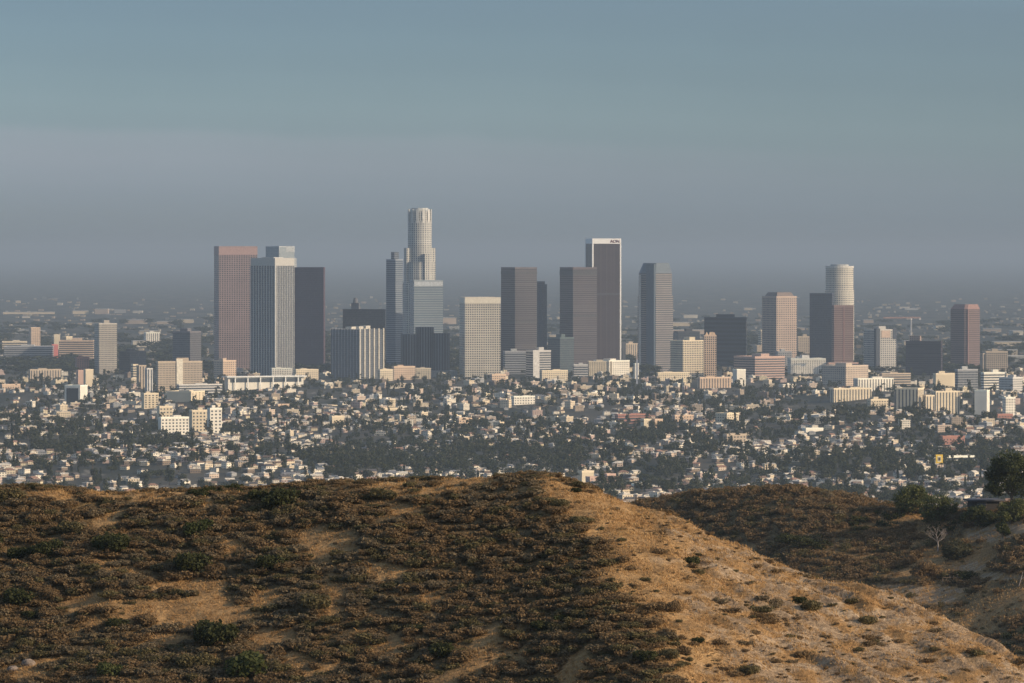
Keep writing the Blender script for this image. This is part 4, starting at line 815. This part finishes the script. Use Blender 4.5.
near_tree('round_tree', 'olive green tree behind the bare white tree on the ridge', 'tree', 938, 522, 1172, [(938, 503, 13, 9), (929, 511, 10, 8), (948, 509, 10, 9), (939, 516, 15, 8)], oliveleaf, 2200, 1.2, None, .28)
near_tree('round_tree', 'dark green bushy tree in front of the flat roofed house', 'tree', 981, 527, 1150, [(976, 513, 10, 8), (988, 517, 9, 7), (968, 517, 8, 6), (984, 522, 11, 5)], pineleaf, 1700, 1.1, None, .27)
near_tree('round_tree', 'dark green tree below the big pine at the edge of the view', 'tree', 1011, 524, 1150, [(1008, 509, 10, 7), (1018, 506, 9, 8), (1003, 516, 8, 6), (1019, 517, 10, 6)], oliveleaf, 1900, 1.1, None, .27)
near_tree('bush', 'grey green rounded bush right beside the bare white tree', 'shrub', 956, 559, 1110, [(955, 548, 13, 9), (966, 551, 8, 7), (949, 552, 8, 6), (958, 556, 14, 4)], greyleaf, 1500, .7, None, .25)
near_tree('bush', 'small dark bush standing on the bare slope under the flat roofed house', 'shrub', 1003, 537, 1140, [(1002, 528, 6, 6), (1006, 532, 5, 4)], pineleaf, 600, .5, None, .25)
near_tree('bush', 'dark brown rounded bush just above the wooden fence on the ridge', 'shrub', 928, 578, 1095, [(926, 568, 12, 8), (936, 571, 8, 6), (918, 572, 8, 6)], brown, 1200, .5, None, .25)
near_tree('bush', 'dark green thicket low on the ridge beneath the brown scrub', 'shrub', 808, 550, 1150, [(800, 541, 14, 6), (820, 545, 14, 6), (785, 538, 10, 5)], green, 1500, .5, None, .25)
LANDMARKS += [('the big dark pine', (1008, 475)), ('the bare white tree', (940, 536))]
X, Y, Z = ridge_pt(938, 551); k = Y / F
e = thing('bare_tree', 'bare leafless tree with pale white branches on the brown ridge', 'tree', (X, Y, Z)); 
b = MB(); b.tube([(0, 0, -.3), (.1, 0, 1.2), (.0, .1, 2.2)], [.20, .16, .13], 8); b.build('trunk', palebark, e)
def limb(p, d, l_, r, dep, b):
    q = Vector(p) + Vector(d) * l_ * .5 + Vector((R.uniform(-.12, .12), R.uniform(-.12, .12), .05)) * l_; z_ = Vector(p) + Vector(d) * l_ + Vector((0, 0, .1)) * l_
    b.tube([p, q, z_], [r, r * .8, r * .55], 6)
    if dep:
        for _ in range(3 if dep > 1 else 2):
            dd = (Vector(d) + Vector((R.gauss(0, .75), R.gauss(0, .6), R.uniform(-.1, .4)))).normalized(); limb(z_ if R.random() < .6 else q, dd, l_ * R.uniform(.55, .8), r * .55, dep - 1, b)
for d in ((-.8, .1, .6), (.55, -.1, .8), (-.15, .3, 1), (.9, .2, .45), (-.35, -.2, .95)):
    b = MB(); limb((0, .05, 2.0 if abs(d[0]) > .5 else 2.15), Vector(d).normalized(), 1.5, .085, 4, b); b.build('branch', palebark, e)
X, Y, Z = ridge_pt(1019, 586); e = thing('dead_branch', 'pale dead forked branch leaning at the edge of the view', 'branch', (X, Y, Z))
b = MB(); b.tube([(0, 0, -.1), (.5, 0, 1.5), (.9, 0, 3.0)], [.13, .11, .05], 6); b.tube([(.45, 0, 1.4), (1.3, 0, 1.9), (1.7, .1, 2.8)], [.08, .07, .03], 6); b.build('stem', palebark, e)
# flat roofed house
X, Y = solve_row(985, 513, hill2, Y2); k = Y / F; Z = float(hill2(X, Y)) - .5; zt = hz_(499, Y) - Z
e = thing('house', 'low dark house with a wide flat roof half hidden by bushes', 'house', (X, Y, Z), rad(10))
b = MB(); b.box(-3.1, 2.6, -2.6, 3, -2, zt - .35, 0, 1); b.build('wall', [plain('dark boards', (.03, .027, .025)), ROOFD], e)
b = MB(); b.box(-3.9, 3.6, -3.4, 3.6, zt - .34, zt, 0, 0, True); b.build('roof', plain('dark flat roof', (.075, .075, .085), .8), e)
b = MB(); b.box(2.62, 3.0, -2.7, 3, -2, zt - .36, 0, 0); b.build('end_wall', plain('pale plaster', (.55, .47, .36)), e)
b = MB(); b.box(-2.4, -.4, -2.64, -2.58, zt - 1.7, zt - .7); wn_ = b.build('window', plain('window glass', (.05, .06, .07), .2, .3, .1, .5), e)
b = MB(); b.box(-2.5, -.3, -2.70, -2.55, zt - .69, zt - .6); b.box(-2.5, -.3, -2.70, -2.55, zt - 1.8, zt - 1.71); b.box(-2.5, -2.41, -2.69, -2.56, zt - 1.705, zt - .695); b.box(-.39, -.3, -2.69, -2.56, zt - 1.705, zt - .695); b.build('window_frame', plain('brown frame', (.10, .08, .065)), wn_)
X, Y = solve_row(933, 513, hill2, Y2); k = Y / F; Z = float(hill2(X, Y)) - .3; zt = hz_(503.5, Y) - Z
e = thing('shed', 'small shed with a pale grey roof tucked among the olive trees', 'shed', (X, Y, Z), rad(-12))
b = MB(); b.box(-1.1, 1.1, -1, 1, -1, zt - .55); b.build('wall', plain('shed boards', (.22, .17, .13)), e)
b = MB(); b.prism([(-1.4, -1.3), (1.4, -1.3), (1.4, 1.3), (-1.4, 1.3)], zt - .54, zt, 0, 0, [(-1.3, -.1), (1.3, -.1), (1.3, .1), (-1.3, .1)], True); b.build('roof', plain('grey shingles', (.42, .38, .34)), e)
X, Y, Z = ridge_pt(952, 582); e = thing('wooden_fence', 'short weathered wooden fence beside the dirt path on the ridge', 'fence', (X, Y, Z), rad(6)); fm_ = plain('weathered wood', (.16, .12, .09), .9, .3, 4)
for q in range(6):
    dx = -1.9 + q * .78; z0 = float(hill2(X + dx, Y)) - Z; b = MB(); b.box(dx - .07, dx + .07, -.07, .07, z0 - .3, z0 + R.uniform(1.1, 1.5)); b.build('post', fm_, e)
b = MB(); b.tube([(-2.0, -.12, .95), (2.1, -.12, .95)], [.06, .06], 6); b.build('rail', fm_, e)

# ------------------------------------------------------------------ houses, flats and trees of the plain
def arrays(parts):
    """meshes (with material slots) -> verts, loop starts, loop verts, uv, material names"""
    V, Lv, Ls, UV, MI, off = [], [], [], [], [], 0
    for me in parts:
        n = len(me.vertices); v = np.empty(n * 3, np.float32); me.vertices.foreach_get('co', v); V.append(v.reshape(-1, 3))
        l = np.empty(len(me.loops), np.int32); me.loops.foreach_get('vertex_index', l); Lv.append(l + off)
        t_ = np.empty(len(me.polygons), np.int32); me.polygons.foreach_get('loop_total', t_); Ls.append(t_)
        u = np.empty(len(me.loops) * 2, np.float32); me.uv_layers[0].data.foreach_get('uv', u); UV.append(u.reshape(-1, 2))
        mi = np.empty(len(me.polygons), np.int32); me.polygons.foreach_get('material_index', mi); MI.append([me.materials[i] for i in mi]); off += n
    return np.concatenate(V), np.concatenate(Lv), np.concatenate(Ls), np.concatenate(UV), sum(MI, [])
def merge(name, inst):
    """inst: list of (arrays, location, yaw, scale) -> one mesh"""
    mats = []; V, Lv, Ls, UV, MI, off = [], [], [], [], [], 0
    for (v, l, t_, u, mm), loc, a, s in inst:
        ca, sa = math.cos(a), math.sin(a); M = np.array(((ca, -sa, 0), (sa, ca, 0), (0, 0, 1))); V.append((v * s) @ M.T + np.array(loc)); Lv.append(l + off); Ls.append(t_); UV.append(u); off += len(v)
        for q in mm:
            if q not in mats: mats.append(q)
        MI += [mats.index(q) for q in mm]
    V = np.concatenate(V); Lv = np.concatenate(Lv); Ls = np.concatenate(Ls); UV = np.concatenate(UV); me = bpy.data.meshes.new(name)
    me.vertices.add(len(V)); me.vertices.foreach_set('co', V.astype(np.float32).ravel()); me.loops.add(len(Lv)); me.loops.foreach_set('vertex_index', Lv.astype(np.int32))
    me.polygons.add(len(Ls)); me.polygons.foreach_set('loop_start', np.concatenate([[0], np.cumsum(Ls)[:-1]]).astype(np.int32))
    me.polygons.foreach_set('material_index', np.array(MI, np.int32)); me.update(calc_edges=True)
    l_ = me.uv_layers.new(name='UVMap'); l_.data.foreach_set('uv', UV.astype(np.float32).ravel())
    for q in mats: me.materials.append(q)
    return me
HC = dict(white=(.80, .72, .58), cream=(.70, .58, .41), peach=(.62, .49, .38), tan=(.40, .32, .24), grey=(.38, .38, .37), pink=(.50, .37, .31), yellow=(.62, .53, .36), brown=(.20, .15, .11))
RC = dict(grey=(.26, .25, .24), brown=(.17, .12, .09), terracotta=(.27, .16, .115), pale=(.58, .52, .43), dark=(.09, .085, .085))
def house_proto(shape, wc, rc, w, d, h):
    wm = facade(HC[wc], cu=3.4, cv=3.1, fu=.42, fv=.42); rm = plain('roof ' + rc, RC[rc], .9, .25, .3); rm2 = wm
    a = MB(); a.box(-w / 2, w / 2, -d / 2, d / 2, -3, h, 0, 0)
    if shape == 'winged': a.box(-w / 2 - w * .0 + .5, -w * .02, -d / 2 - d * .55, -d / 2 - .01, -3, h * .9, 0, 0)
    rf = MB(); o = .6
    if shape == 'gabled' or shape == 'winged':
        rh = d * .26; x0, x1, y0, y1 = -w / 2 - o, w / 2 + o, -d / 2 - o, d / 2 + o
        rf.face([(x0, y0, h - .2), (x1, y0, h - .2), (x1, 0, h + rh), (x0, 0, h + rh)]); rf.face([(x1, y1, h - .2), (x0, y1, h - .2), (x0, 0, h + rh), (x1, 0, h + rh)])
        rf.face([(x0, y0, h - .22), (x0, y1, h - .22), (x1, y1, h - .22), (x1, y0, h - .22)])
        rf.face([(x0, y1, h - .2), (x0, y0, h - .2), (x0, 0, h + rh)]); rf.face([(x1, y0, h - .2), (x1, y1, h - .2), (x1, 0, h + rh)])
        if shape == 'winged': rf.prism([(-w / 2, -d * 1.1), (.2, -d * 1.1), (.2, -d / 2 - .62), (-w / 2, -d / 2 - .62)], h * .9 + .02, h * .9 + d * .16, 0, 0, [(-w * .27, -d * 1.1), (-w * .23, -d * 1.1), (-w * .23, -d / 2 - .62), (-w * .27, -d / 2 - .62)], True)
    elif shape == 'hipped':
        x0, x1, y0, y1 = -w / 2 - o, w / 2 + o, -d / 2 - o, d / 2 + o; rf.prism([(x0, y0), (x1, y0), (x1, y1), (x0, y1)], h + .01, h + d * .24, 0, 0, [(x0 + d * .5, -.05), (x1 - d * .5, -.05), (x1 - d * .5, .05), (x0 + d * .5, .05)], True)
    else:
        rf.box(-w / 2 - .25, w / 2 + .25, -d / 2 - .25, d / 2 + .25, h + .01, h + .7, 0, 0, True); rf.box(-w * .2, w * .06, -d * .15, d * .2, h + .71, h + 2.0)
    return a.mesh('wall', [wm]), rf.mesh('roof', [rm]), f'{wc} {shape} house', rc
HP = [house_proto(*q) for q in (
    ('gabled', 'white', 'grey', 13, 9, 4.6), ('gabled', 'cream', 'brown', 12, 9, 4.8), ('gabled', 'white', 'pale', 15, 9, 4.4), ('gabled', 'peach', 'terracotta', 13, 9.5, 4.8), ('gabled', 'tan', 'dark', 12, 9, 4.6), ('gabled', 'yellow', 'brown', 12, 8.5, 5),
    ('hipped', 'white', 'brown', 14, 10, 4.6), ('hipped', 'cream', 'terracotta', 14, 10, 5), ('hipped', 'grey', 'grey', 13, 10, 4.6), ('hipped', 'peach', 'pale', 14, 10, 4.8), ('hipped', 'white', 'dark', 13, 10, 6),
    ('flat', 'white', 'pale', 17, 10, 5.2), ('flat', 'cream', 'pale', 15, 11, 6), ('flat', 'white', 'grey', 13, 10, 6.4), ('flat', 'pink', 'pale', 13, 10, 6.2), ('flat', 'peach', 'pale', 16, 10, 5.4), ('flat', 'tan', 'grey', 14, 10, 5.6), ('flat', 'brown', 'pale', 14, 11, 5),
    ('winged', 'white', 'grey', 16, 8.5, 4.8), ('winged', 'cream', 'brown', 15, 8.5, 4.6), ('winged', 'peach', 'pale', 15, 8.5, 5), ('winged', 'grey', 'dark', 15, 8, 4.6))]
AP = []
for wc, w, d, h, nm in (('white', 26, 13, 8.5, 'long white'), ('cream', 24, 14, 10, 'long cream'), ('peach', 22, 13, 9, 'long peach'), ('white', 15, 13, 12, 'tall white'), ('cream', 16, 13, 12.5, 'tall cream'), ('tan', 20, 13, 11, 'square tan'), ('pink', 18, 12, 10, 'square pink'), ('cream', 34, 14, 8, 'very long cream'), ('white', 38, 16, 7, 'very long white'), ('brown', 18, 14, 11, 'square brown'), ('grey', 24, 14, 9, 'long grey'), ('yellow', 19, 12, 9, 'square yellow')):
    wm = facade(HC[wc], cu=3.3, cv=3.0, fu=.46, fv=.42); a = MB(); a.box(-w / 2, w / 2, -d / 2, d / 2, -3, h, 0, 0); rf = MB(); rf.box(-w / 2 - .2, w / 2 + .2, -d / 2 - .2, d / 2 + .2, h + .01, h + .9, 0, 1, True); rf.box(-w * .1, w * .08, -d * .2, d * .2, h + .91, h + 3.2, 0, 1)
    AP.append((a.mesh('wall', [wm]), rf.mesh('roof', [plain('parapet ' + wc + ' flats', HC[wc], .85, .15, .2), ROOF]), nm + ' apartment block', ''))
def treeness(x, y):
    v = fbm(x / 34, y / 9, 95, 4)
    for cx, cy, rx, ry, s in ((415, 455, 95, 16, .35), (300, 462, 70, 10, .2), (860, 462, 90, 9, .28), (820, 470, 60, 8, .2), (600, 440, 60, 10, .22), (120, 430, 130, 14, .16), (60, 470, 60, 10, .15), (560, 455, 60, 9, .2), (770, 395, 25, 6, .25), (980, 470, 50, 10, .25), (330, 430, 50, 8, .18), (700, 455, 60, 7, .12)):
        v = v + s * np.exp(-((x - cx) / rx) ** 2 - ((y - cy) / ry) ** 2)
    return v
taken = {}
def free(X, Y, r):
    for fx_, fy_, fr in FOOT:
        if (X - fx_) ** 2 + (Y - fy_) ** 2 < (fr + r) ** 2: return False
    k = (int(X // 26), int(Y // 26))
    for i in (-1, 0, 1):
        for j in (-1, 0, 1):
            for qx, qy, qr in taken.get((k[0] + i, k[1] + j), ()):
                if (X - qx) ** 2 + (Y - qy) ** 2 < ((qr + r) * .8) ** 2: return False
    taken.setdefault(k, []).append((X, Y, r)); return True
def scatter(n, ylo, yhi, accept, r):
    out = []
    for _ in range(n * 14):
        if len(out) >= n: break
        x, y = NR.uniform(-40, 1064), ylo + (yhi - ylo) * NR.random()
        if R.random() > accept(x, y) or y > sil(np.array(x)) + 24: continue
        X, Y, Z = on_ground(x, y)
        if free(X, Y, r): out.append((X, Y, Z))
    return out
spots_a = scatter(480, 372, 446, lambda x, y: (1.1 - 1.2 * np.clip((y - 385) / 60, 0, 1)) * (1.25 - treeness(x, y) * 1.3) * (1 if x > 250 else .75), 12)
spots_h = scatter(3400, 388, 535, lambda x, y: float(np.clip(1.95 - 2.6 * treeness(x, y), .03, 1)) * (.45 + .55 * np.clip((y - 385) / 40, 0, 1)), 8)
ORD = ['nearest', 'second nearest', 'third nearest', 'fourth nearest', 'fifth nearest', 'sixth nearest', 'seventh nearest']
def vis(p, m=3): x, y = proj(p); return 3 < x < 1021 and y < sil(np.array(x)) - m
def settle(name, spots, protos, cat, group, pick, most=300, parts=('wall', 'roof'), h=4., scl=(.5, .82), stuff='distant_houses'):
    spots = sorted(spots, key=lambda p: p[1]); n = 0; rest = []
    arr = [arrays(q[:2]) for q in protos]; first = {}
    for p in spots:
        i = pick(); a = rad(14) + R.choice((0, 0, rad(20), rad(30), rad(48), rad(48), rad(-35))) + R.gauss(0, .06); s = R.uniform(*scl)
        if n < most and vis((p[0], p[1], p[2] + h)):
            if i in first: e = copy_tree(first[i], p, a, s)
            else:
                e = thing(name, None, None, p, a); link('wall', protos[i][0], e); link('roof', protos[i][1], e); e.scale = (s, s, s); first[i] = e
            n += 1; ITEMS.append((e, protos[i][2], proj((p[0], p[1], p[2] + h)), cat, group))
        else: rest.append((arr[i], p, a, s))
    if rest: tag(link(stuff, merge(stuff, rest)), kind='stuff')
settle('apartment_block', spots_a, AP, 'apartments', 'apartment blocks of the near plain', lambda: R.randrange(len(AP)), 280, h=6, stuff='distant_flats')
settle('house', spots_h, HP, 'house', 'houses of the near plain', lambda: R.randrange(len(HP)), 285)
# trees of the plain: four kinds, each with a few crowns
tleaf = leafmat('town tree leaves', (.014, .025, .013), (.044, .050, .021), (.09, .095, .042), .02)
tleaf2 = leafmat('grey gum leaves', (.036, .044, .026), (.055, .060, .034), (.10, .10, .055), .02)
def crown_lobes(kind, q):
    if kind == 'round': return [(0, 0, 6.5, 4.5, 4.5, 4)] + [(q.uniform(-3.6, 3.6), q.uniform(-3.6, 3.6), q.uniform(4.4, 8.4), 2.3, 2.3, 2) for _ in range(7)]
    if kind == 'spreading': return [(0, 0, 6, 6, 6, 3.4)] + [(q.uniform(-6, 6), q.uniform(-5, 5), q.uniform(4.2, 7.4), 2.8, 2.8, 2.1) for _ in range(9)]
    if kind == 'tall': return [(q.uniform(-1.6, 1.6), q.uniform(-1.6, 1.6), 4.5 + i * 1.6, 2.9 - .18 * i, 2.9 - .18 * i, 1.7) for i in range(8)]
    if kind == 'cypress': return [(0, 0, 2 + i * 1.5, 1.5 - .14 * i, 1.5 - .14 * i, 1.4) for i in range(8)]
def palm(q):
    P_, N_ = [], []
    for i in range(130):
        a = q.uniform(0, 6.28); r = q.uniform(.2, 2.4); P_.append((r * math.cos(a), r * math.sin(a), 14 - .16 * r * r + q.uniform(-.3, .5))); N_.append((.4 * math.cos(a), .4 * math.sin(a), .8))
    return leaf_quads(np.array(P_), np.array(N_), .9, .4)
TP = []
for kind, nm, mat, n in (('round', 'round dark tree', tleaf, 420), ('round', 'round dark tree', tleaf, 420), ('spreading', 'spreading dark tree', tleaf, 560), ('spreading', 'spreading grey green tree', tleaf2, 560), ('tall', 'tall grey green tree', tleaf2, 480), ('tall', 'tall dark tree', tleaf, 480), ('cypress', 'narrow dark cypress', tleaf, 260), ('palm', 'thin fan palm', tleaf2, 0)):
    q = random.Random(len(TP) + 40)
    qv = palm(q) if kind == 'palm' else lobes_cloud(n, crown_lobes(kind, q), 1.15, .7, .4)
    b = MB(); hh = 14 if kind == 'palm' else 6 if kind != 'cypress' else 3; r0 = .28 if kind in ('palm', 'cypress') else .45
    b.tube([(0, 0, -2), (.1, 0, hh * .5), (0, .1, hh)], [r0, r0 * .8, r0 * .5], 6)
    lo = NR.choice(len(qv), min(len(qv), 150), replace=False)
    c_ = qv[lo].mean(1, keepdims=True); TP.append((quads_mesh('crown', qv, mat), b.mesh('trunk', barkm), nm, kind, (qv[lo] - c_) * 1.5 + c_, mat))
spots_t = scatter(5200, 370, 536, lambda x, y: float(np.clip(2.6 * treeness(x, y) - .70, .16 if y > 402 else .4, 1)) * (.5 + .5 * np.clip((y - 372) / 30, 0, 1)), 5)
spots_t.sort(key=lambda p: p[1]); n = 0; first = {}; rest = {0: [], 1: []}
for p in spots_t:
    i = R.choice((0, 0, 1, 1, 1, 2, 2, 2, 3, 3, 4, 5, 5, 6, 7)); s = R.uniform(.55, 1.15); a = R.uniform(0, 6.28)
    if n < 295 and vis((p[0], p[1], p[2] + 6), 2):
        if i in first: e = copy_tree(first[i], p, a, s)
        else:
            e = thing('tree', None, None, p, a); link('trunk', TP[i][1], e); link('crown', TP[i][0], e); e.scale = (s, s, s); first[i] = e
        n += 1; ITEMS.append((e, TP[i][2], proj((p[0], p[1], p[2] + 7)), 'tree', 'trees of the near plain'))
    else:
        ca, sa = math.cos(a), math.sin(a); M = np.array(((ca, -sa, 0), (sa, ca, 0), (0, 0, 1))); rest[0 if TP[i][5] is tleaf else 1].append((TP[i][4] * s) @ M.T + np.array(p))
for _ in range(900):   # thin belts of trees farther out
    x, y = NR.uniform(-40, 1064), 318 + 56 * NR.random() ** .7; X, Y, Z = on_ground(x, y); s = R.uniform(1.0, 1.8)
    if all((X - q[0]) ** 2 + (Y - q[1]) ** 2 > (q[2] + 6) ** 2 for q in FOOT): rest[0].append(TP[R.choice((0, 1, 2))][4] * np.array((s * R.uniform(1.5, 4), s * 2, s)) + np.array((X, Y, 0)))
V = [np.concatenate(rest[k]) for k in (0, 1)]
tag(link('woods', quads_mesh('woods', np.concatenate(V), [tleaf, tleaf2], np.concatenate([np.full(len(v), k) for k, v in enumerate(V)]))), kind='stuff')
# far plain: sheds and warehouses, the largest one by one
fars = []
FWc = [plain('far shed ' + k, tuple(q * .62 for q in HC[k]), .85, .15, .02) for k in ('white', 'cream', 'peach', 'grey', 'tan')]; FWn = ['white', 'cream', 'peach', 'grey', 'tan']
def far_shed(x, y, wpx, hpx, i):
    X, Y, Z = on_ground(x, y); k = Y / F; w, h, d = wpx * k, hpx * k, R.uniform(25, 60); b = MB()
    b.box(-w / 2, w / 2, -d / 2, d / 2, -2, h, 0, 0); return (X, Y, 0), b, i
SHED = [(18, 303, 5, 2.2, 1), (60, 305, 5, 2, 0), (28, 314, 52, 1.8, 1), (80, 314, 16, 3, 1), (102, 314, 13, 5, 2), (120, 313, 12, 3, 3), (138, 313, 9, 2, 0), (88, 325, 6, 2, 1), (136, 324, 22, 4, 2), (165, 324, 16, 2.5, 2), (185, 323, 16, 3.5, 1), (26, 318, 8, 1.6, 0), (446, 324, 18, 6, 2), (455, 332, 14, 5, 3), (560, 338, 22, 3, 1), (690, 318, 14, 3, 0), (680, 326, 24, 3.5, 1), (690, 334, 40, 4, 2), (748, 310, 8, 2, 1), (904, 309, 10, 2, 0), (910, 310, 14, 1.6, 3), (939, 330, 9, 4, 0), (868, 323, 10, 3, 2), (912, 345, 18, 4, 1), (992, 332, 18, 3, 2), (1010, 346, 36, 4, 1), (935, 345, 22, 3, 1), (994, 320, 6, 2, 3), (1016, 335, 10, 4, 0), (560, 319, 7, 2, 1), (30, 334, 30, 3, 3), (140, 347, 16, 6, 0), (690, 345, 20, 3, 1), (800, 330, 8, 2, 2), (830, 312, 7, 2, 3), (1002, 356, 30, 6, 1), (150, 334, 20, 3, 1), (205, 330, 8, 3, 0), (740, 330, 10, 2.5, 1), (548, 347, 12, 4, 2), (1012, 362, 24, 6, 3)]
for q in SHED:
    loc, b, i = far_shed(*q); e = thing('warehouse', None, None, loc, R.uniform(-.1, .25)); b.build('wall', FWc[i], e); w = max(v[0] for v in b.v); d = max(v[1] for v in b.v); h = max(v[2] for v in b.v)
    b = MB(); b.box(-w - .8, w + .8, -d - .8, d + .8, h + .02, h + 1.2, 0, 0, True); b.build('roof', ROOF, e)
    ITEMS.append((e, ('long ' if q[2] > 15 else 'small ') + FWn[i] + ' far warehouse', (q[0], q[1]), 'warehouse', 'far warehouses on the hazy plain'))
b = MB()
for _ in range(2200):
    x, y = NR.uniform(-30, 1054), 298 + 76 * NR.random() ** .75; X, Y, Z = on_ground(x, y); k = Y / F; w = R.uniform(1., 5) * k; h = R.uniform(.7, 2.0) * k * (1.6 if y > 345 else 1); d = R.uniform(14, 50)
    if any((X - q[0]) ** 2 + (Y - q[1]) ** 2 < (q[2] + w) ** 2 for q in FOOT): continue
    b.box(X - w / 2, X + w / 2, Y, Y + d, -2, h, R.choice((0, 0, 1, 1, 2, 3, 4)))
tag(b.build('distant_rooftops', [plain('distant roof ' + k, tuple(q * .42 for q in HC[k]), .85, .2, .02) for k in ('white', 'cream', 'peach', 'grey', 'tan')]), kind='stuff')

# ------------------------------------------------------------------ labels for the many
def autolabel():
    by = {}; cand = {}
    for n, (o, desc, (x, y), cat, grp) in enumerate(ITEMS):
        q = []
        for m_, (ref, (lx, ly)) in enumerate(LANDMARKS):
            dx, dy = x - lx, y - ly; dist = math.hypot(dx, dy * 1.6)
            a = math.degrees(math.atan2(dy * 1.6, dx)) % 360
            sec = ('right of', 'below right of', 'below', 'below left of', 'left of', 'above left of', 'above', 'above right of')[int(((a + 22.5) % 360) // 45)]
            by.setdefault((desc, sec, m_), []).append((dist, n)); q.append((dist, desc, sec, m_))
        q.sort(); cand[n] = q[:9]
    for v in by.values(): v.sort()
    rank = {k: {n: i for i, (d_, n) in enumerate(v)} for k, v in by.items()}
    for n, (o, desc, _p, cat, grp) in enumerate(ITEMS):
        r_, d_, k = min((rank[(c_[1], c_[2], c_[3])][n], c_[0], (c_[1], c_[2], c_[3])) for c_ in cand[n])
        tag(o, f'{desc}, {ORD[min(r_, 6)]} one {k[1]} {LANDMARKS[k[2]][0]}' if r_ == 0 else f'{desc}, {ORD[min(r_, 6)]} {k[1]} {LANDMARKS[k[2]][0]}', cat, grp)
# notable bushes help to name their neighbours
autolabel()
bad = [o['label'] for o in bpy.data.objects if o.get('label') and len(o['label'].replace(',', '').split()) > 16]
print('LONG', len(bad), bad[:3]); print('N', len(bpy.data.objects), 'shrubs', len(SHRUBS), 'houses', len(spots_h), 'flats', len(spots_a), 'trees', len(spots_t))
